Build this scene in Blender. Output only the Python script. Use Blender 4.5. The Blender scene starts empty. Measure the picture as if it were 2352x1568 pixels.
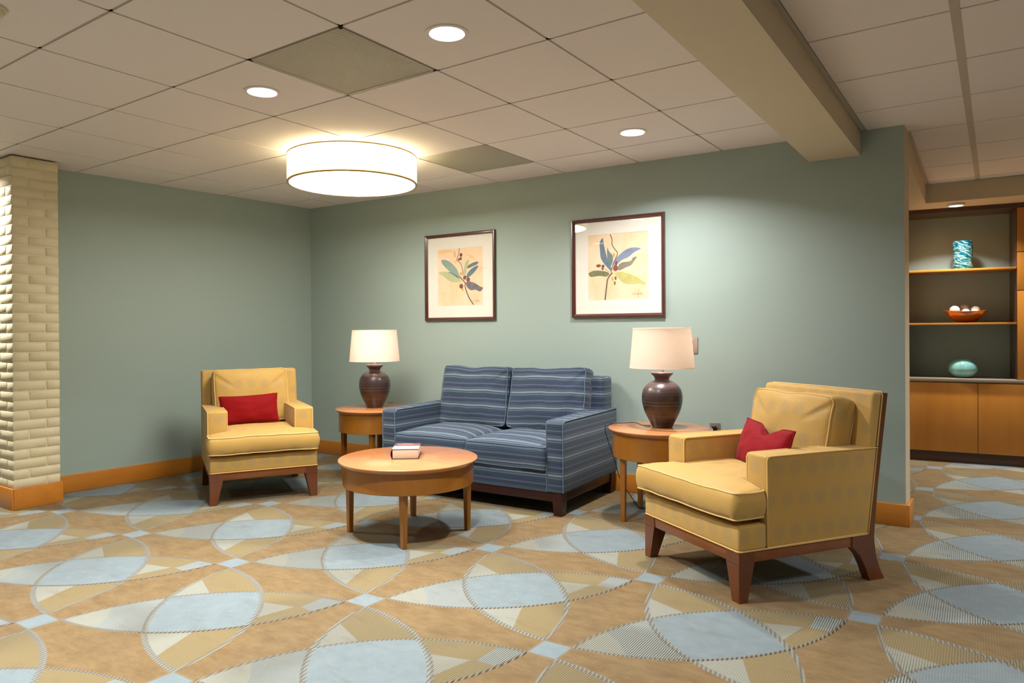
import bpy, bmesh, math, random
from mathutils import Vector, Matrix, noise
random.seed(7)
R = math.radians
PI = math.pi
S = bpy.context.scene
COL = S.collection

# ------------------------------------------------------------------ camera
H = 2.4404
cam_d = bpy.data.cameras.new('camera'); cam = bpy.data.objects.new('camera', cam_d); COL.objects.link(cam)
cam_d.sensor_width = 36.0; cam_d.sensor_fit = 'HORIZONTAL'
cam_d.lens = 1631.74 / 2352 * 36.0
cam_d.shift_x = (1176 - 1139.47) / 2352
cam_d.shift_y = (762.94 - 784) / 2352
cr = Vector((0.81673654, 0.57697688, -0.00625302)); cu = Vector((0.00388695, 0.00604291, 0.99997601)); cf = Vector((-0.57700082, 0.81673812, -0.00298127))
M = Matrix((cr, cu, -cf)).transposed().to_4x4(); M.translation = Vector((2.7706, -1.9860, 1.2100))
cam.matrix_world = M
cam_d.clip_start = 0.05
S.camera = cam

# ------------------------------------------------------------------ world, exposure, light levels
w = bpy.data.worlds.new('world'); S.world = w; w.use_nodes = True
w.node_tree.nodes['Background'].inputs[0].default_value = (0.8, 0.85, 1.0, 1)
w.node_tree.nodes['Background'].inputs[1].default_value = 0.25
S.view_settings.view_transform = 'Standard'; S.view_settings.look = 'None'
S.view_settings.exposure = 0.17; S.view_settings.gamma = 1.0; S.view_settings.use_curve_mapping = False
P_DOWN = 29.0        # watts of each recessed downlight
P_DRUM = 30.0
P_TABLE = 13.0
C_DOWN = (1.0, 0.965, 0.92)
C_DRUM = (1.0, 0.88, 0.66)
C_TABLE = (1.0, 0.86, 0.74)

# ------------------------------------------------------------------ helpers
def srgb(r, g, b):
    f = lambda c: (c / 255 / 12.92) if c / 255 <= 0.04045 else ((c / 255 + 0.055) / 1.055) ** 2.4
    return (f(r), f(g), f(b), 1)

class NT:
    """small wrapper round a node tree: every value is a socket or a number"""
    def __init__(s, name):
        s.m = bpy.data.materials.new(name); s.m.use_nodes = True
        s.t = s.m.node_tree; s.t.nodes.clear()
        s.out = s.n('ShaderNodeOutputMaterial')
    def n(s, t, **k):
        x = s.t.nodes.new(t)
        for a, b in k.items(): setattr(x, a, b)
        return x
    def set(s, sock, v):
        if isinstance(v, bpy.types.NodeSocket): s.t.links.new(v, sock)
        elif v is not None: sock.default_value = v
    def m_(s, op, a, b=None, c=None):
        x = s.n('ShaderNodeMath', operation=op)
        s.set(x.inputs[0], a); s.set(x.inputs[1], b)
        if c is not None: s.set(x.inputs[2], c)
        return x.outputs[0]
    def add(s, a, b): return s.m_('ADD', a, b)
    def sub(s, a, b): return s.m_('SUBTRACT', a, b)
    def mul(s, a, b): return s.m_('MULTIPLY', a, b)
    def mx(s, a, b): return s.m_('MAXIMUM', a, b)
    def mn(s, a, b): return s.m_('MINIMUM', a, b)
    def lt(s, a, b): return s.m_('LESS_THAN', a, b)
    def gt(s, a, b): return s.m_('GREATER_THAN', a, b)
    def mix(s, f, a, b):
        x = s.n('ShaderNodeMix', data_type='RGBA')
        s.set(x.inputs[0], f); s.set(x.inputs[6], a); s.set(x.inputs[7], b)
        return x.outputs[2]
    def vec(s, x, y, z=0.0):
        c = s.n('ShaderNodeCombineXYZ')
        for i, v in enumerate((x, y, z)): s.set(c.inputs[i], v)
        return c.outputs[0]
    def sep(s, v):
        c = s.n('ShaderNodeSeparateXYZ'); s.set(c.inputs[0], v); return c.outputs
    def noise(s, v, scale, detail=3, rough=0.5, dim='3D'):
        x = s.n('ShaderNodeTexNoise', noise_dimensions=dim)
        if dim == '1D': s.set(x.inputs['W'], v)
        else: s.set(x.inputs['Vector'], v)
        x.inputs['Scale'].default_value = scale; x.inputs['Detail'].default_value = detail; x.inputs['Roughness'].default_value = rough
        return x.outputs[0]
    def ramp(s, f, stops, interp='LINEAR'):
        x = s.n('ShaderNodeValToRGB'); x.color_ramp.interpolation = interp
        e = x.color_ramp.elements
        while len(e) < len(stops): e.new(0.5)
        for i, (p, c) in enumerate(stops):
            e[i].position = p; e[i].color = c if len(c) == 4 else (*c, 1)
        s.set(x.inputs[0], f); return x.outputs[0]
    def bump(s, h, strength=0.3, dist=0.002):
        x = s.n('ShaderNodeBump'); s.set(x.inputs['Height'], h)
        x.inputs['Strength'].default_value = strength; x.inputs['Distance'].default_value = dist
        return x.outputs[0]
    def obj(s): return s.n('ShaderNodeTexCoord').outputs['Object']
    def uv(s): return s.n('ShaderNodeTexCoord').outputs['UV']
    def pos(s): return s.n('ShaderNodeNewGeometry').outputs['Position']
    def bsdf(s, col, rough=0.5, metal=0.0, normal=None, spec=0.5, sheen=0.0, coat=0.0, trans=0.0, emis=None, es=0.0, coat_rough=0.1):
        x = s.n('ShaderNodeBsdfPrincipled')
        s.set(x.inputs['Base Color'], col); s.set(x.inputs['Roughness'], rough); s.set(x.inputs['Metallic'], metal)
        x.inputs['Specular IOR Level'].default_value = spec
        x.inputs['Sheen Weight'].default_value = sheen; x.inputs['Coat Weight'].default_value = coat
        x.inputs['Coat Roughness'].default_value = coat_rough
        x.inputs['Transmission Weight'].default_value = trans
        if normal is not None: s.set(x.inputs['Normal'], normal)
        if emis is not None:
            s.set(x.inputs['Emission Color'], emis); x.inputs['Emission Strength'].default_value = es
        s.t.links.new(x.outputs[0], s.out.inputs[0]); return x

def flat(name, col, rough=0.6, metal=0.0, spec=0.4, coat=0.0, bump=None):
    t = NT(name)
    nrm = None
    v = t.obj(); nz = t.noise(v, 9.0, 3)
    c = t.mix(t.mul(nz, 0.25), col, tuple(min(1, k * 0.8) for k in col[:3]) + (1,))
    if bump: nrm = t.bump(t.noise(v, bump[0], 4, 0.6), bump[1], bump[2])
    t.bsdf(c, rough, metal, nrm, spec, coat=coat); return t.m

def emit(name, col, st):
    t = NT(name); e = t.n('ShaderNodeEmission'); e.inputs[0].default_value = (*col[:3], 1); e.inputs[1].default_value = st
    t.t.links.new(e.outputs[0], t.out.inputs[0]); return t.m

def wood(name, base, dark, rough=0.35, scale=1.0, axis='z', coat=0.25, sectors=0):
    t = NT(name)
    o = t.sep(t.obj())
    k = {'x': (1.2, 16, 16), 'y': (16, 1.2, 16), 'z': (16, 16, 1.2)}[axis]
    v = t.vec(t.mul(o[0], k[0] * scale), t.mul(o[1], k[1] * scale), t.mul(o[2], k[2] * scale))
    g = t.noise(v, 1.0, 5, 0.6)
    big = t.noise(t.obj(), 3.0, 2)
    f = t.add(t.mul(t.sub(g, 0.35), 1.5), t.mul(t.sub(big, 0.5), 0.8))
    if sectors:
        a = t.m_('ARCTAN2', o[1], o[0]); q = t.m_('FLOOR', t.mul(a, sectors / (2 * PI)))
        wn = t.n('ShaderNodeTexWhiteNoise', noise_dimensions='1D'); t.set(wn.inputs['W'], q)
        f = t.add(f, t.mul(t.sub(wn.outputs[0], 0.5), 0.7))
    f = t.m_('MINIMUM', t.m_('MAXIMUM', f, 0.0), 1.0)
    c = t.mix(f, base, dark)
    t.bsdf(c, rough, 0, t.bump(g, 0.05, 0.001), 0.5, coat=coat, coat_rough=0.12); return t.m

# ------------------------------------------------------------------ mesh helpers
def new(): return bmesh.new()
def merge(dst, src, mat=0, mtx=None):
    if mtx is not None: bmesh.ops.transform(src, matrix=mtx, verts=src.verts)
    for f in src.faces: f.material_index = mat if mat is not None else f.material_index
    me = bpy.data.meshes.new('t'); src.to_mesh(me); src.free(); dst.from_mesh(me); bpy.data.meshes.remove(me)
def box(bm, x0, x1, y0, y1, z0, z1, bev=0.0, seg=2, mat=0, mtx=None, fn=None, cuts=0):
    b = bmesh.new(); bmesh.ops.create_cube(b, size=1.0)
    bmesh.ops.transform(b, matrix=Matrix.Translation(((x0 + x1) / 2, (y0 + y1) / 2, (z0 + z1) / 2)) @ Matrix.Diagonal((x1 - x0, y1 - y0, z1 - z0, 1)), verts=b.verts)
    if cuts: bmesh.ops.subdivide_edges(b, edges=b.edges[:], cuts=cuts, use_grid_fill=True)
    if fn:
        for v in b.verts: v.co = Vector(fn(v.co))
    if bev > 0:
        es = [e for e in b.edges if len(e.link_faces) == 2 and e.calc_face_angle(0) > 0.5]
        bmesh.ops.bevel(b, geom=es, offset=bev, segments=seg, profile=0.5, affect='EDGES')
    merge(bm, b, mat, mtx); return bm
def lathe(bm, prof, n=48, mat=0, mtx=None, cap=True):
    b = bmesh.new(); rings = []
    for r, z in prof:
        if r < 1e-5: rings.append([b.verts.new((0, 0, z))])
        else: rings.append([b.verts.new((r * math.cos(2 * PI * i / n), r * math.sin(2 * PI * i / n), z)) for i in range(n)])
    for a, c in zip(rings, rings[1:]):
        if len(a) == 1 and len(c) == 1: continue
        for i in range(n):
            j = (i + 1) % n
            if len(a) == 1: b.faces.new((a[0], c[j], c[i]))
            elif len(c) == 1: b.faces.new((a[i], a[j], c[0]))
            else: b.faces.new((a[i], a[j], c[j], c[i]))
    bmesh.ops.recalc_face_normals(b, faces=b.faces)
    merge(bm, b, mat, mtx); return bm
def tube(bm, pts, r, n=8, closed=False, mat=0, mtx=None, rs=None):
    b = bmesh.new(); P = [Vector(p) for p in pts]; N = len(P); rings = []; prev = None
    for i, p in enumerate(P):
        if closed: d = P[(i + 1) % N] - P[i - 1]
        else: d = P[min(i + 1, N - 1)] - P[max(i - 1, 0)]
        d = d.normalized() if d.length > 1e-9 else Vector((0, 0, 1))
        if prev is None:
            u = d.orthogonal().normalized()
        else:
            u = prev - d * prev.dot(d); u = u.normalized() if u.length > 1e-6 else d.orthogonal().normalized()
        prev = u; v = d.cross(u); rr = rs[i] if rs else r
        rings.append([b.verts.new(p + (u * math.cos(2 * PI * k / n) + v * math.sin(2 * PI * k / n)) * rr) for k in range(n)])
    for i in range(N if closed else N - 1):
        a, c = rings[i], rings[(i + 1) % N]
        off = 0
        if closed and i == N - 1:
            off = min(range(n), key=lambda o: (a[0].co - c[o].co).length)
        for k in range(n): b.faces.new((a[k], a[(k + 1) % n], c[(k + 1 + off) % n], c[(k + off) % n]))
    if not closed: b.faces.new(rings[0][::-1]); b.faces.new(rings[-1])
    bmesh.ops.recalc_face_normals(b, faces=b.faces)
    merge(bm, b, mat, mtx); return bm
def prism(bm, poly, z0, z1, mat=0, mtx=None, bev=0.0):
    """poly: CCW points (x, y)"""
    b = bmesh.new()
    lo = [b.verts.new((x, y, z0)) for x, y in poly]; hi = [b.verts.new((x, y, z1)) for x, y in poly]
    b.faces.new(lo[::-1]); b.faces.new(hi); n = len(poly)
    for i in range(n): b.faces.new((lo[i], lo[(i + 1) % n], hi[(i + 1) % n], hi[i]))
    bmesh.ops.recalc_face_normals(b, faces=b.faces)
    if bev: bmesh.ops.bevel(b, geom=[e for e in b.edges if e.calc_face_angle(0) > 0.5], offset=bev, segments=2, profile=0.5, affect='EDGES')
    merge(bm, b, mat, mtx); return bm
def smooth_path(pts, k=6, closed=False):
    P = [Vector(p) for p in pts]; N = len(P); out = []
    for i in range(N if closed else N - 1):
        a, b, c, d = (P[(i - 1) % N], P[i], P[(i + 1) % N], P[(i + 2) % N]) if closed else (P[max(i - 1, 0)], P[i], P[i + 1], P[min(i + 2, N - 1)])
        for j in range(k):
            t = j / k
            out.append(0.5 * ((2 * b) + (c - a) * t + (2 * a - 5 * b + 4 * c - d) * t * t + (3 * b - a - 3 * c + d) * t ** 3))
    if not closed: out.append(P[-1])
    return out
def boxuv(bm):
    uv = bm.loops.layers.uv.verify()
    for f in bm.faces:
        n = f.normal
        for l in f.loops:
            c = l.vert.co
            if abs(n.z) > 0.72: l[uv].uv = (c.x, c.y)
            elif abs(n.x) > abs(n.y): l[uv].uv = (c.y, c.z)
            else: l[uv].uv = (c.x, c.z)
def link(o):
    COL.objects.link(o); return o
def obj(name, bm, mats, parent=None, angle=35, loc=None, rz=0.0, uv=False):
    bm.normal_update()
    if uv: boxuv(bm)
    me = bpy.data.meshes.new(name); bm.to_mesh(me); bm.free()
    for m in (mats if isinstance(mats, (list, tuple)) else [mats]): me.materials.append(m)
    for p in me.polygons: p.use_smooth = True
    me.set_sharp_from_angle(angle=R(angle))
    o = link(bpy.data.objects.new(name, me))
    if parent: o.parent = parent
    if loc is not None: o.location = loc
    o.rotation_euler.z = rz
    return o
def tag(o, label=None, cat=None, group=None, kind=None):
    if label: o['label'] = label
    if cat: o['category'] = cat
    if group: o['group'] = group
    if kind: o['kind'] = kind
    return o
def thing(name, label, cat, loc=(0, 0, 0), rz=0.0, group=None):
    o = link(bpy.data.objects.new(name, None)); o.location = loc; o.rotation_euler.z = rz; o.empty_display_size = 0.1
    return tag(o, label, cat, group)
def struct(name, label, cat='structure'):
    pass

# ------------------------------------------------------------------ materials
SAGE = (0.355, 0.45, 0.425, 1)
def wall_mat(name, col):
    t = NT(name); v = t.pos()
    c = t.mix(t.mul(t.noise(v, 1.1, 2), 0.18), col, tuple(k * 0.88 for k in col[:3]) + (1,))
    t.bsdf(c, 0.55, 0, t.bump(t.noise(v, 260, 3, 0.6), 0.12, 0.0006), 0.35); return t.m
M_sage = wall_mat('sage_wall_paint', SAGE)
M_beige = wall_mat('beige_paint', (0.64, 0.555, 0.40, 1))
M_plain = wall_mat('far_wall_paint', (0.50, 0.46, 0.38, 1))
M_brick = None
def brick_mat():
    t = NT('cream_painted_brick'); v = t.pos()
    n = t.noise(v, 22, 5, 0.65); n2 = t.noise(v, 140, 4, 0.6)
    c = t.mix(n, (0.74, 0.67, 0.46, 1), (0.66, 0.59, 0.39, 1))
    t.bsdf(c, 0.5, 0, t.bump(t.add(n, t.mul(n2, 0.5)), 0.5, 0.004), 0.4); return t.m
M_brick = brick_mat()
def ceil_mat(name, a):
    t = NT(name); v = t.pos()
    c = t.mix(t.noise(v, 180, 3), (*a, 1), tuple(k * 0.92 for k in a) + (1,))
    t.bsdf(c, 0.9, 0, t.bump(t.noise(v, 300, 3), 0.25, 0.0008), 0.1); return t.m
M_tile = ceil_mat('ceiling_tile_white', (0.84, 0.795, 0.78))
M_tee = flat('ceiling_grid_metal', (0.50, 0.45, 0.40, 1), 0.5)
M_plenum = flat('plenum_dark', (0.10, 0.09, 0.08, 1), 0.9)
M_vent = flat('vent_metal', (0.72, 0.69, 0.60, 1), 0.45)
M_oak = wood('honey_maple_trim', (0.58, 0.22, 0.025, 1), (0.44, 0.145, 0.014, 1), 0.38, 1.0, 'x')
M_table = wood('honey_maple_table', (0.31, 0.118, 0.010, 1), (0.22, 0.074, 0.006, 1), 0.33, 1.0, 'z')
M_top_lit = wood('maple_table_top_lit', (0.54, 0.22, 0.085, 1), (0.44, 0.155, 0.05, 1), 0.22, 0.6, 'x', 0.5, sectors=8)  # wedge veneer; paler than the apron, light falling on the tops put into the colour
M_cab = wood('cabinet_maple', (0.50, 0.20, 0.025, 1), (0.38, 0.135, 0.014, 1), 0.4, 0.6, 'z')
M_cabdark = wood('cabinet_dark_wood', (0.075, 0.028, 0.016, 1), (0.04, 0.015, 0.009, 1), 0.3, 0.6, 'x')  # dark brown wood for carcasses, shelf side, headers and toe kick
M_mahog = wood('mahogany_legs', (0.15, 0.042, 0.011, 1), (0.075, 0.020, 0.006, 1), 0.28, 1.3, 'z', 0.4)
M_mahogx = wood('mahogany_rails', (0.22, 0.065, 0.013, 1), (0.12, 0.032, 0.007, 1), 0.28, 1.3, 'x', 0.4)
M_darkmah = wood('dark_mahogany_base', (0.032, 0.005, 0.003, 1), (0.016, 0.003, 0.002, 1), 0.38, 1.3, 'x', 0.05)
M_frame = wood('frame_dark_cherry', (0.095, 0.026, 0.018, 1), (0.05, 0.014, 0.010, 1), 0.28, 1.5, 'x', 0.5)
M_counter = flat('stone_counter', (0.27, 0.22, 0.17, 1), 0.35, bump=(200, 0.1, 0.0005))
M_black = flat('black_rubber', (0.012, 0.011, 0.011, 1), 0.45)
M_plastic = flat('brushed_steel_plate', (0.45, 0.40, 0.36, 1), 0.35, metal=0.8)
M_bplate = flat('beige_wall_plate', (0.42, 0.31, 0.26, 1), 0.4)
M_white = flat('white_socket', (0.75, 0.68, 0.62, 1), 0.4)
M_dome = flat('cream_plastic', (0.62, 0.56, 0.42, 1), 0.4)

def stripe_mat():
    t = NT('blue_striped_upholstery')
    uv = t.sep(t.uv()); x, s = uv[0], uv[1]
    wob = t.mul(t.sub(t.noise(t.vec(x, s), 3.0, 2), 0.5), 0.004)
    s2 = t.add(s, wob)
    f = t.m_('FRACT', t.mul(s2, 1 / 0.118))
    D = srgb(50, 68, 92); Mi = srgb(84, 102, 128); L = srgb(176, 192, 204); T = srgb(92, 116, 134); Pu = srgb(92, 94, 122); B = srgb(206, 216, 222); N = srgb(40, 54, 78)
    st = [(0.0, Mi), (0.05, D), (0.08, L), (0.105, D), (0.135, L), (0.155, N), (0.19, T), (0.235, B), (0.29, L), (0.34, T), (0.37, D), (0.40, L), (0.425, Mi), (0.50, T),
          (0.55, D), (0.58, Pu), (0.68, Pu), (0.71, L), (0.73, Mi), (0.80, Mi), (0.83, D), (0.86, T), (0.93, D), (0.96, T), (1.0, Mi)]
    c = t.ramp(f, st)
    slub = t.noise(t.vec(t.mul(x, 60), t.mul(s, 700)), 1.0, 3, 0.7)
    c = t.mix(t.m_('MAXIMUM', t.mul(t.sub(slub, 0.48), 1.5), 0), c, srgb(160, 174, 188))
    fine = t.noise(t.mul(s2, 1.0), 420, 1, 0.5, '1D')
    c = t.mix(t.mul(t.m_('MAXIMUM', t.sub(fine, 0.45), 0), 1.8), c, srgb(34, 50, 78))
    mu = t.n('ShaderNodeMix', data_type='RGBA', blend_type='MULTIPLY'); mu.inputs[0].default_value = 1.0; t.set(mu.inputs[6], c); mu.inputs[7].default_value = (0.42, 0.455, 0.51, 1); c = mu.outputs[2]
    t.bsdf(c, 0.8, 0, t.bump(slub, 0.35, 0.0012), 0.2, sheen=0.15); return t.m
M_stripe = stripe_mat()
M_piping_blue = flat('blue_piping', srgb(96, 116, 136), 0.75)
def yellow_mat():
    t = NT('ochre_damask_upholstery')
    uv = t.sep(t.uv()); x, y = uv[0], uv[1]
    wob = t.noise(t.vec(x, y), 26, 2)
    def dots(ox, oy):
        a = t.sub(t.m_('FRACT', t.mul(t.add(x, ox), 1 / 0.098)), 0.5); b = t.sub(t.m_('FRACT', t.mul(t.add(y, oy), 1 / 0.290)), 0.5)
        d = t.m_('SQRT', t.add(t.m_('POWER', t.mul(a, 0.098), 2), t.m_('POWER', t.mul(b, 0.290), 2)))
        return d
    d = t.mn(dots(0, 0), dots(0.049, 0.145))
    d = t.add(d, t.mul(t.sub(wob, 0.5), 0.018))
    k = t.m_('SMOOTHSTEP', d, 0.028, 0.042) if False else t.m_('MULTIPLY', t.sub(d, 0.026), 60)
    k = t.m_('MINIMUM', t.m_('MAXIMUM', k, 0.0), 1.0)
    sq = t.noise(t.vec(x, y), 330, 2, 0.6)
    base = t.mix(t.m_('MINIMUM', t.m_('MAXIMUM', t.mul(t.sub(sq, 0.38), 4), 0.0), 1.0), srgb(176, 138, 66), srgb(206, 170, 98))
    dot = t.mix(t.m_('MINIMUM', t.m_('MAXIMUM', t.mul(t.sub(sq, 0.38), 4), 0.0), 1.0), srgb(166, 136, 80), srgb(196, 164, 104))
    c = t.mix(k, dot, base)
    t.bsdf(c, 0.62, 0, t.bump(sq, 0.15, 0.0006), 0.3, sheen=0.15); return t.m
M_yellow = yellow_mat()
M_piping_y = flat('ochre_piping', srgb(222, 184, 114), 0.6)
def red_mat(name, a, b):
    t = NT(name); v = t.sep(t.obj())
    n = t.noise(t.vec(t.mul(v[0], 60), t.mul(v[1], 60), t.mul(v[2], 260)), 1.0, 3, 0.7)
    c = t.mix(n, a, b)
    t.bsdf(c, 0.75, 0, t.bump(n, 0.5, 0.002), 0.15, sheen=0.05); return t.m
M_red = red_mat('crimson_velvet', srgb(92, 1, 5), srgb(158, 6, 12))
M_red2 = red_mat('crimson_chenille', srgb(96, 3, 14), srgb(164, 14, 32))
def lamp_mat():
    t = NT('brown_glazed_ceramic'); v = t.obj(); z = t.sep(v)[2]
    band = t.noise(t.add(t.mul(z, 1.0), t.mul(t.noise(v, 3, 2), 0.01)), 90, 4, 0.7, '1D')
    c = t.ramp(z, [(0.0, srgb(38, 26, 18)), (0.10, srgb(48, 35, 27)), (0.20, srgb(56, 44, 42)), (0.28, srgb(84, 64, 68)), (0.34, srgb(118, 90, 92))])
    c = t.mix(t.m_('MINIMUM', t.m_('MAXIMUM', t.mul(t.sub(band, 0.52), 3.0), 0), 0.6), c, srgb(126, 102, 98))
    sp = t.noise(v, 160, 3, 0.7)
    c = t.mix(t.mul(sp, 0.3), c, srgb(40, 26, 20))
    t.bsdf(c, 0.33, 0, t.bump(band, 0.25, 0.0015), 0.5, coat=0.3, coat_rough=0.25); return t.m
M_lamp = lamp_mat()
def shade_mat(name, col, tr):
    t = NT(name); v = t.obj(); o = t.sep(v)
    n = t.noise(t.vec(t.mul(o[0], 400), t.mul(o[1], 400), t.mul(o[2], 60)), 1.0, 2)
    c = t.mix(t.mul(n, 0.15), col, tuple(k * 0.85 for k in col[:3]) + (1,))
    d = t.n('ShaderNodeBsdfDiffuse'); t.set(d.inputs[0], c)
    e = t.n('ShaderNodeBsdfTranslucent'); t.set(e.inputs[0], c)
    mx = t.n('ShaderNodeMixShader'); mx.inputs[0].default_value = tr
    t.t.links.new(d.outputs[0], mx.inputs[1]); t.t.links.new(e.outputs[0], mx.inputs[2]); t.t.links.new(mx.outputs[0], t.out.inputs[0]); return t.m
M_shade = shade_mat('linen_shade', (0.93, 0.86, 0.80, 1), 0.58)
M_drum = shade_mat('drum_shade_fabric', (0.95, 0.90, 0.70, 1), 0.6)
M_trimgold = flat('gold_shade_trim', (0.55, 0.36, 0.10, 1), 0.5)
M_diff = emit('drum_diffuser_glow', (1.0, 0.93, 0.80), 5.0)
M_lens = emit('downlight_lens_glow', (0.95, 1.0, 1.0), 14.0)
M_lens2 = emit('alcove_lens_glow', (1.0, 0.96, 0.90), 20.0)
M_bulb = emit('bulb_glow', (1.0, 0.85, 0.65), 12.0)
M_brass = flat('nickel_neck', (0.8, 0.74, 0.68, 1), 0.3, metal=0.5)
def glass_pane():
    t = NT('picture_glass'); a = t.n('ShaderNodeBsdfTransparent'); g = t.n('ShaderNodeBsdfGlossy'); g.inputs['Roughness'].default_value = 0.0
    mx = t.n('ShaderNodeMixShader'); mx.inputs[0].default_value = 0.045; t.t.links.new(a.outputs[0], mx.inputs[1]); t.t.links.new(g.outputs[0], mx.inputs[2])
    t.t.links.new(mx.outputs[0], t.out.inputs[0]); return t.m
M_glass = glass_pane()

# carpet: one printed repeat = a square between four light blue squares, with two crossed lenses
def carpet_mat():
    t = NT('patterned_carpet'); P = t.pos(); p = t.sep(P); x, y = p[0], p[1]
    def poly(c):
        r = t.add(t.mul(x, c[1]), c[0]); r = t.add(r, t.mul(y, c[2])); r = t.add(r, t.mul(t.mul(x, x), c[3]))
        r = t.add(r, t.mul(t.mul(x, y), c[4])); return t.add(r, t.mul(t.mul(y, y), c[5]))
    gi = poly((-0.46079, 1.05306, -0.02365, 0.00452, 0.01092, -0.00065)); gj = poly((-0.28837, -0.02772, 1.07971, -0.00931, -0.00395, -0.00592))
    jit = t.mul(t.sub(t.noise(P, 160, 1), 0.5), 0.006)
    u = t.m_('FRACT', t.add(gi, jit)); v = t.m_('FRACT', t.add(gj, jit))
    def circ(cx, cy, r=0.917):
        a = t.sub(u, cx); b = t.sub(v, cy)
        return t.sub(t.m_('SQRT', t.add(t.mul(a, a), t.mul(b, b))), r)
    d1, d2, d3, d4 = circ(.984, .016), circ(.016, .984), circ(.016, .016), circ(.984, .984)
    L1 = t.mx(d1, d2); L2 = t.mx(d3, d4)            # lens towards (1,1) and lens towards (0,1)
    in1, in2 = t.lt(L1, 0), t.lt(L2, 0)
    brown = t.mix(t.m_('MINIMUM', t.m_('MAXIMUM', t.mul(t.sub(t.noise(t.vec(x, t.mul(y, 1.8)), 9.0, 6, 0.72), 0.36), 2.6), 0), 1), srgb(202, 165, 118), srgb(166, 130, 86))
    blue = t.mix(t.noise(P, 14.0, 5, 0.7), srgb(206, 218, 224), srgb(160, 178, 190))
    cream = srgb(222, 219, 204); yel = t.mix(t.noise(P, 120, 2), srgb(214, 188, 140), srgb(196, 168, 118)); pale = srgb(228, 236, 236)
    # ribs running along Y, period 8.5 mm
    xr = t.add(x, t.mul(y, 0.02))
    rib = t.m_('MULTIPLY', t.add(t.m_('SINE', t.mul(xr, 2 * PI / 0.0088)), 1.0), 0.5)
    # arms
    far = t.add(u, v)
    armD = t.lt(far, 1.0)                            # the arm at (0,0)
    creamD = t.lt(t.add(far, t.mul(t.m_('ABSOLUTE', t.sub(u, v)), 0.1)), 0.405)
    colD = t.mix(creamD, pale, cream)
    sqA = t.mul(t.gt(u, 0.815), t.gt(v, 0.765))
    triA = t.mul(t.gt(t.add(t.mul(u, 0.96), t.sub(0.0, v)), -0.02), 0.0)
    # cream triangle of arm A: (.609,.708) (.792,.755) (.75,.573)
    def half(ax, ay, bx, by):                        # 1 on the left of a->b
        return t.gt(t.sub(t.mul(t.sub(v, ay), bx - ax), t.mul(t.sub(u, ax), by - ay)), 0)
    cA = t.mul(half(.792, .755, .60, .705), half(.75, .56, .792, .755))
    colA = t.mix(cA, yel, cream); colA = t.mix(sqA, colA, pale)
    col1 = t.mix(armD, colA, colD)
    cB = t.mul(half(.139, .721, .32, .64), 0.0)
    lineB = t.lt(t.add(t.mul(t.sub(u, .139), 0.076), t.mul(t.sub(v, .721), 0.171)), 0)   # below the line
    colB = t.mix(lineB, yel, cream)
    lineM = t.gt(t.add(t.mul(t.sub(u, .658), -0.205), t.mul(t.sub(v, .333), -0.09)), 0)
    colM = t.mix(lineM, yel, cream)
    armB = t.gt(v, u)
    col2 = t.mix(armB, colM, colB)
    c = brown
    c = t.mix(in2, c, col2); c = t.mix(in1, c, col1)
    both = t.mul(in1, in2); c = t.mix(both, c, blue)
    # rib visibility by zone
    soft = t.mix(in1, (0.10, 0.10, 0.10, 1), (0.55, 0.55, 0.55, 1)); soft = t.mix(in2, soft, (0.45, 0.45, 0.45, 1))
    paleZ = t.mul(t.mul(in1, armD), t.sub(1.0, creamD)); paleZ = t.mx(paleZ, t.mul(in1, sqA))
    zone = t.m_('MINIMUM', t.m_('MAXIMUM', t.mul(t.sub(t.noise(t.vec(gi, gj), 1.3, 1), 0.47), 12), 0), 1); sf = t.add(t.mul(t.mx(in1, in2), t.add(t.mul(zone, 0.25), 0.24)), t.add(t.mul(zone, 0.26), 0.05)); sf = t.add(sf, t.mul(paleZ, 0.42)); sf = t.mul(sf, t.sub(1.0, t.mul(both, 0.8)))
    # nodes
    au = t.mn(u, t.sub(1.0, u)); av = t.mn(v, t.sub(1.0, v)); sqn = t.mx(au, av); inn = t.lt(sqn, 0.062)
    c = t.mix(inn, c, blue); sf = t.mul(sf, t.sub(1.0, inn))
    # outlines
    w_ = 0.0085
    e1 = t.lt(t.m_('ABSOLUTE', L1), w_); e2 = t.lt(t.m_('ABSOLUTE', L2), w_)
    thick = t.mul(t.mul(t.lt(t.m_('ABSOLUTE', d4), 0.012), t.lt(d3, 0)), t.lt(v, 0.62))
    thick = t.mx(thick, t.mul(t.mul(t.lt(t.m_('ABSOLUTE', d3), 0.013), t.lt(d4, 0)), t.gt(v, 0.42)))
    en = t.mul(t.lt(t.m_('ABSOLUTE', t.sub(sqn, 0.066)), 0.006), 1.0)
    stitch = t.m_('MULTIPLY', t.add(t.m_('SINE', t.mul(t.add(x, t.mul(y, 0.25)), 2 * PI / 0.017)), 1.0), 0.5)
    edge_col = t.mix(stitch, srgb(206, 202, 192), srgb(132, 120, 106))
    c = t.mix(t.mul(en, 0.5), c, srgb(190, 178, 156))
    c = t.mix(t.mul(e1, 0.8), c, edge_col)
    c = t.mix(t.mul(t.mx(e2, thick), 0.9), c, t.mix(stitch, srgb(214, 212, 204), srgb(150, 144, 136)))
    # dark stitched underline along the lower edge of lens 1
    und = t.mul(t.mul(t.lt(t.m_('ABSOLUTE', t.sub(d2, 0.006)), 0.006), t.lt(d1, 0)), t.mul(t.gt(u, 0.48), t.gt(stitch, 0.35)))
    c = t.mix(t.mul(und, 0.8), c, srgb(84, 60, 44))
    pile = t.noise(P, 420, 2, 0.7)
    c = t.mix(t.mul(rib, sf), c, srgb(124, 114, 98))
    c = t.mix(t.mul(t.m_('MAXIMUM', t.sub(pile, 0.45), 0), 1.6), c, srgb(120, 96, 70))
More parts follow.
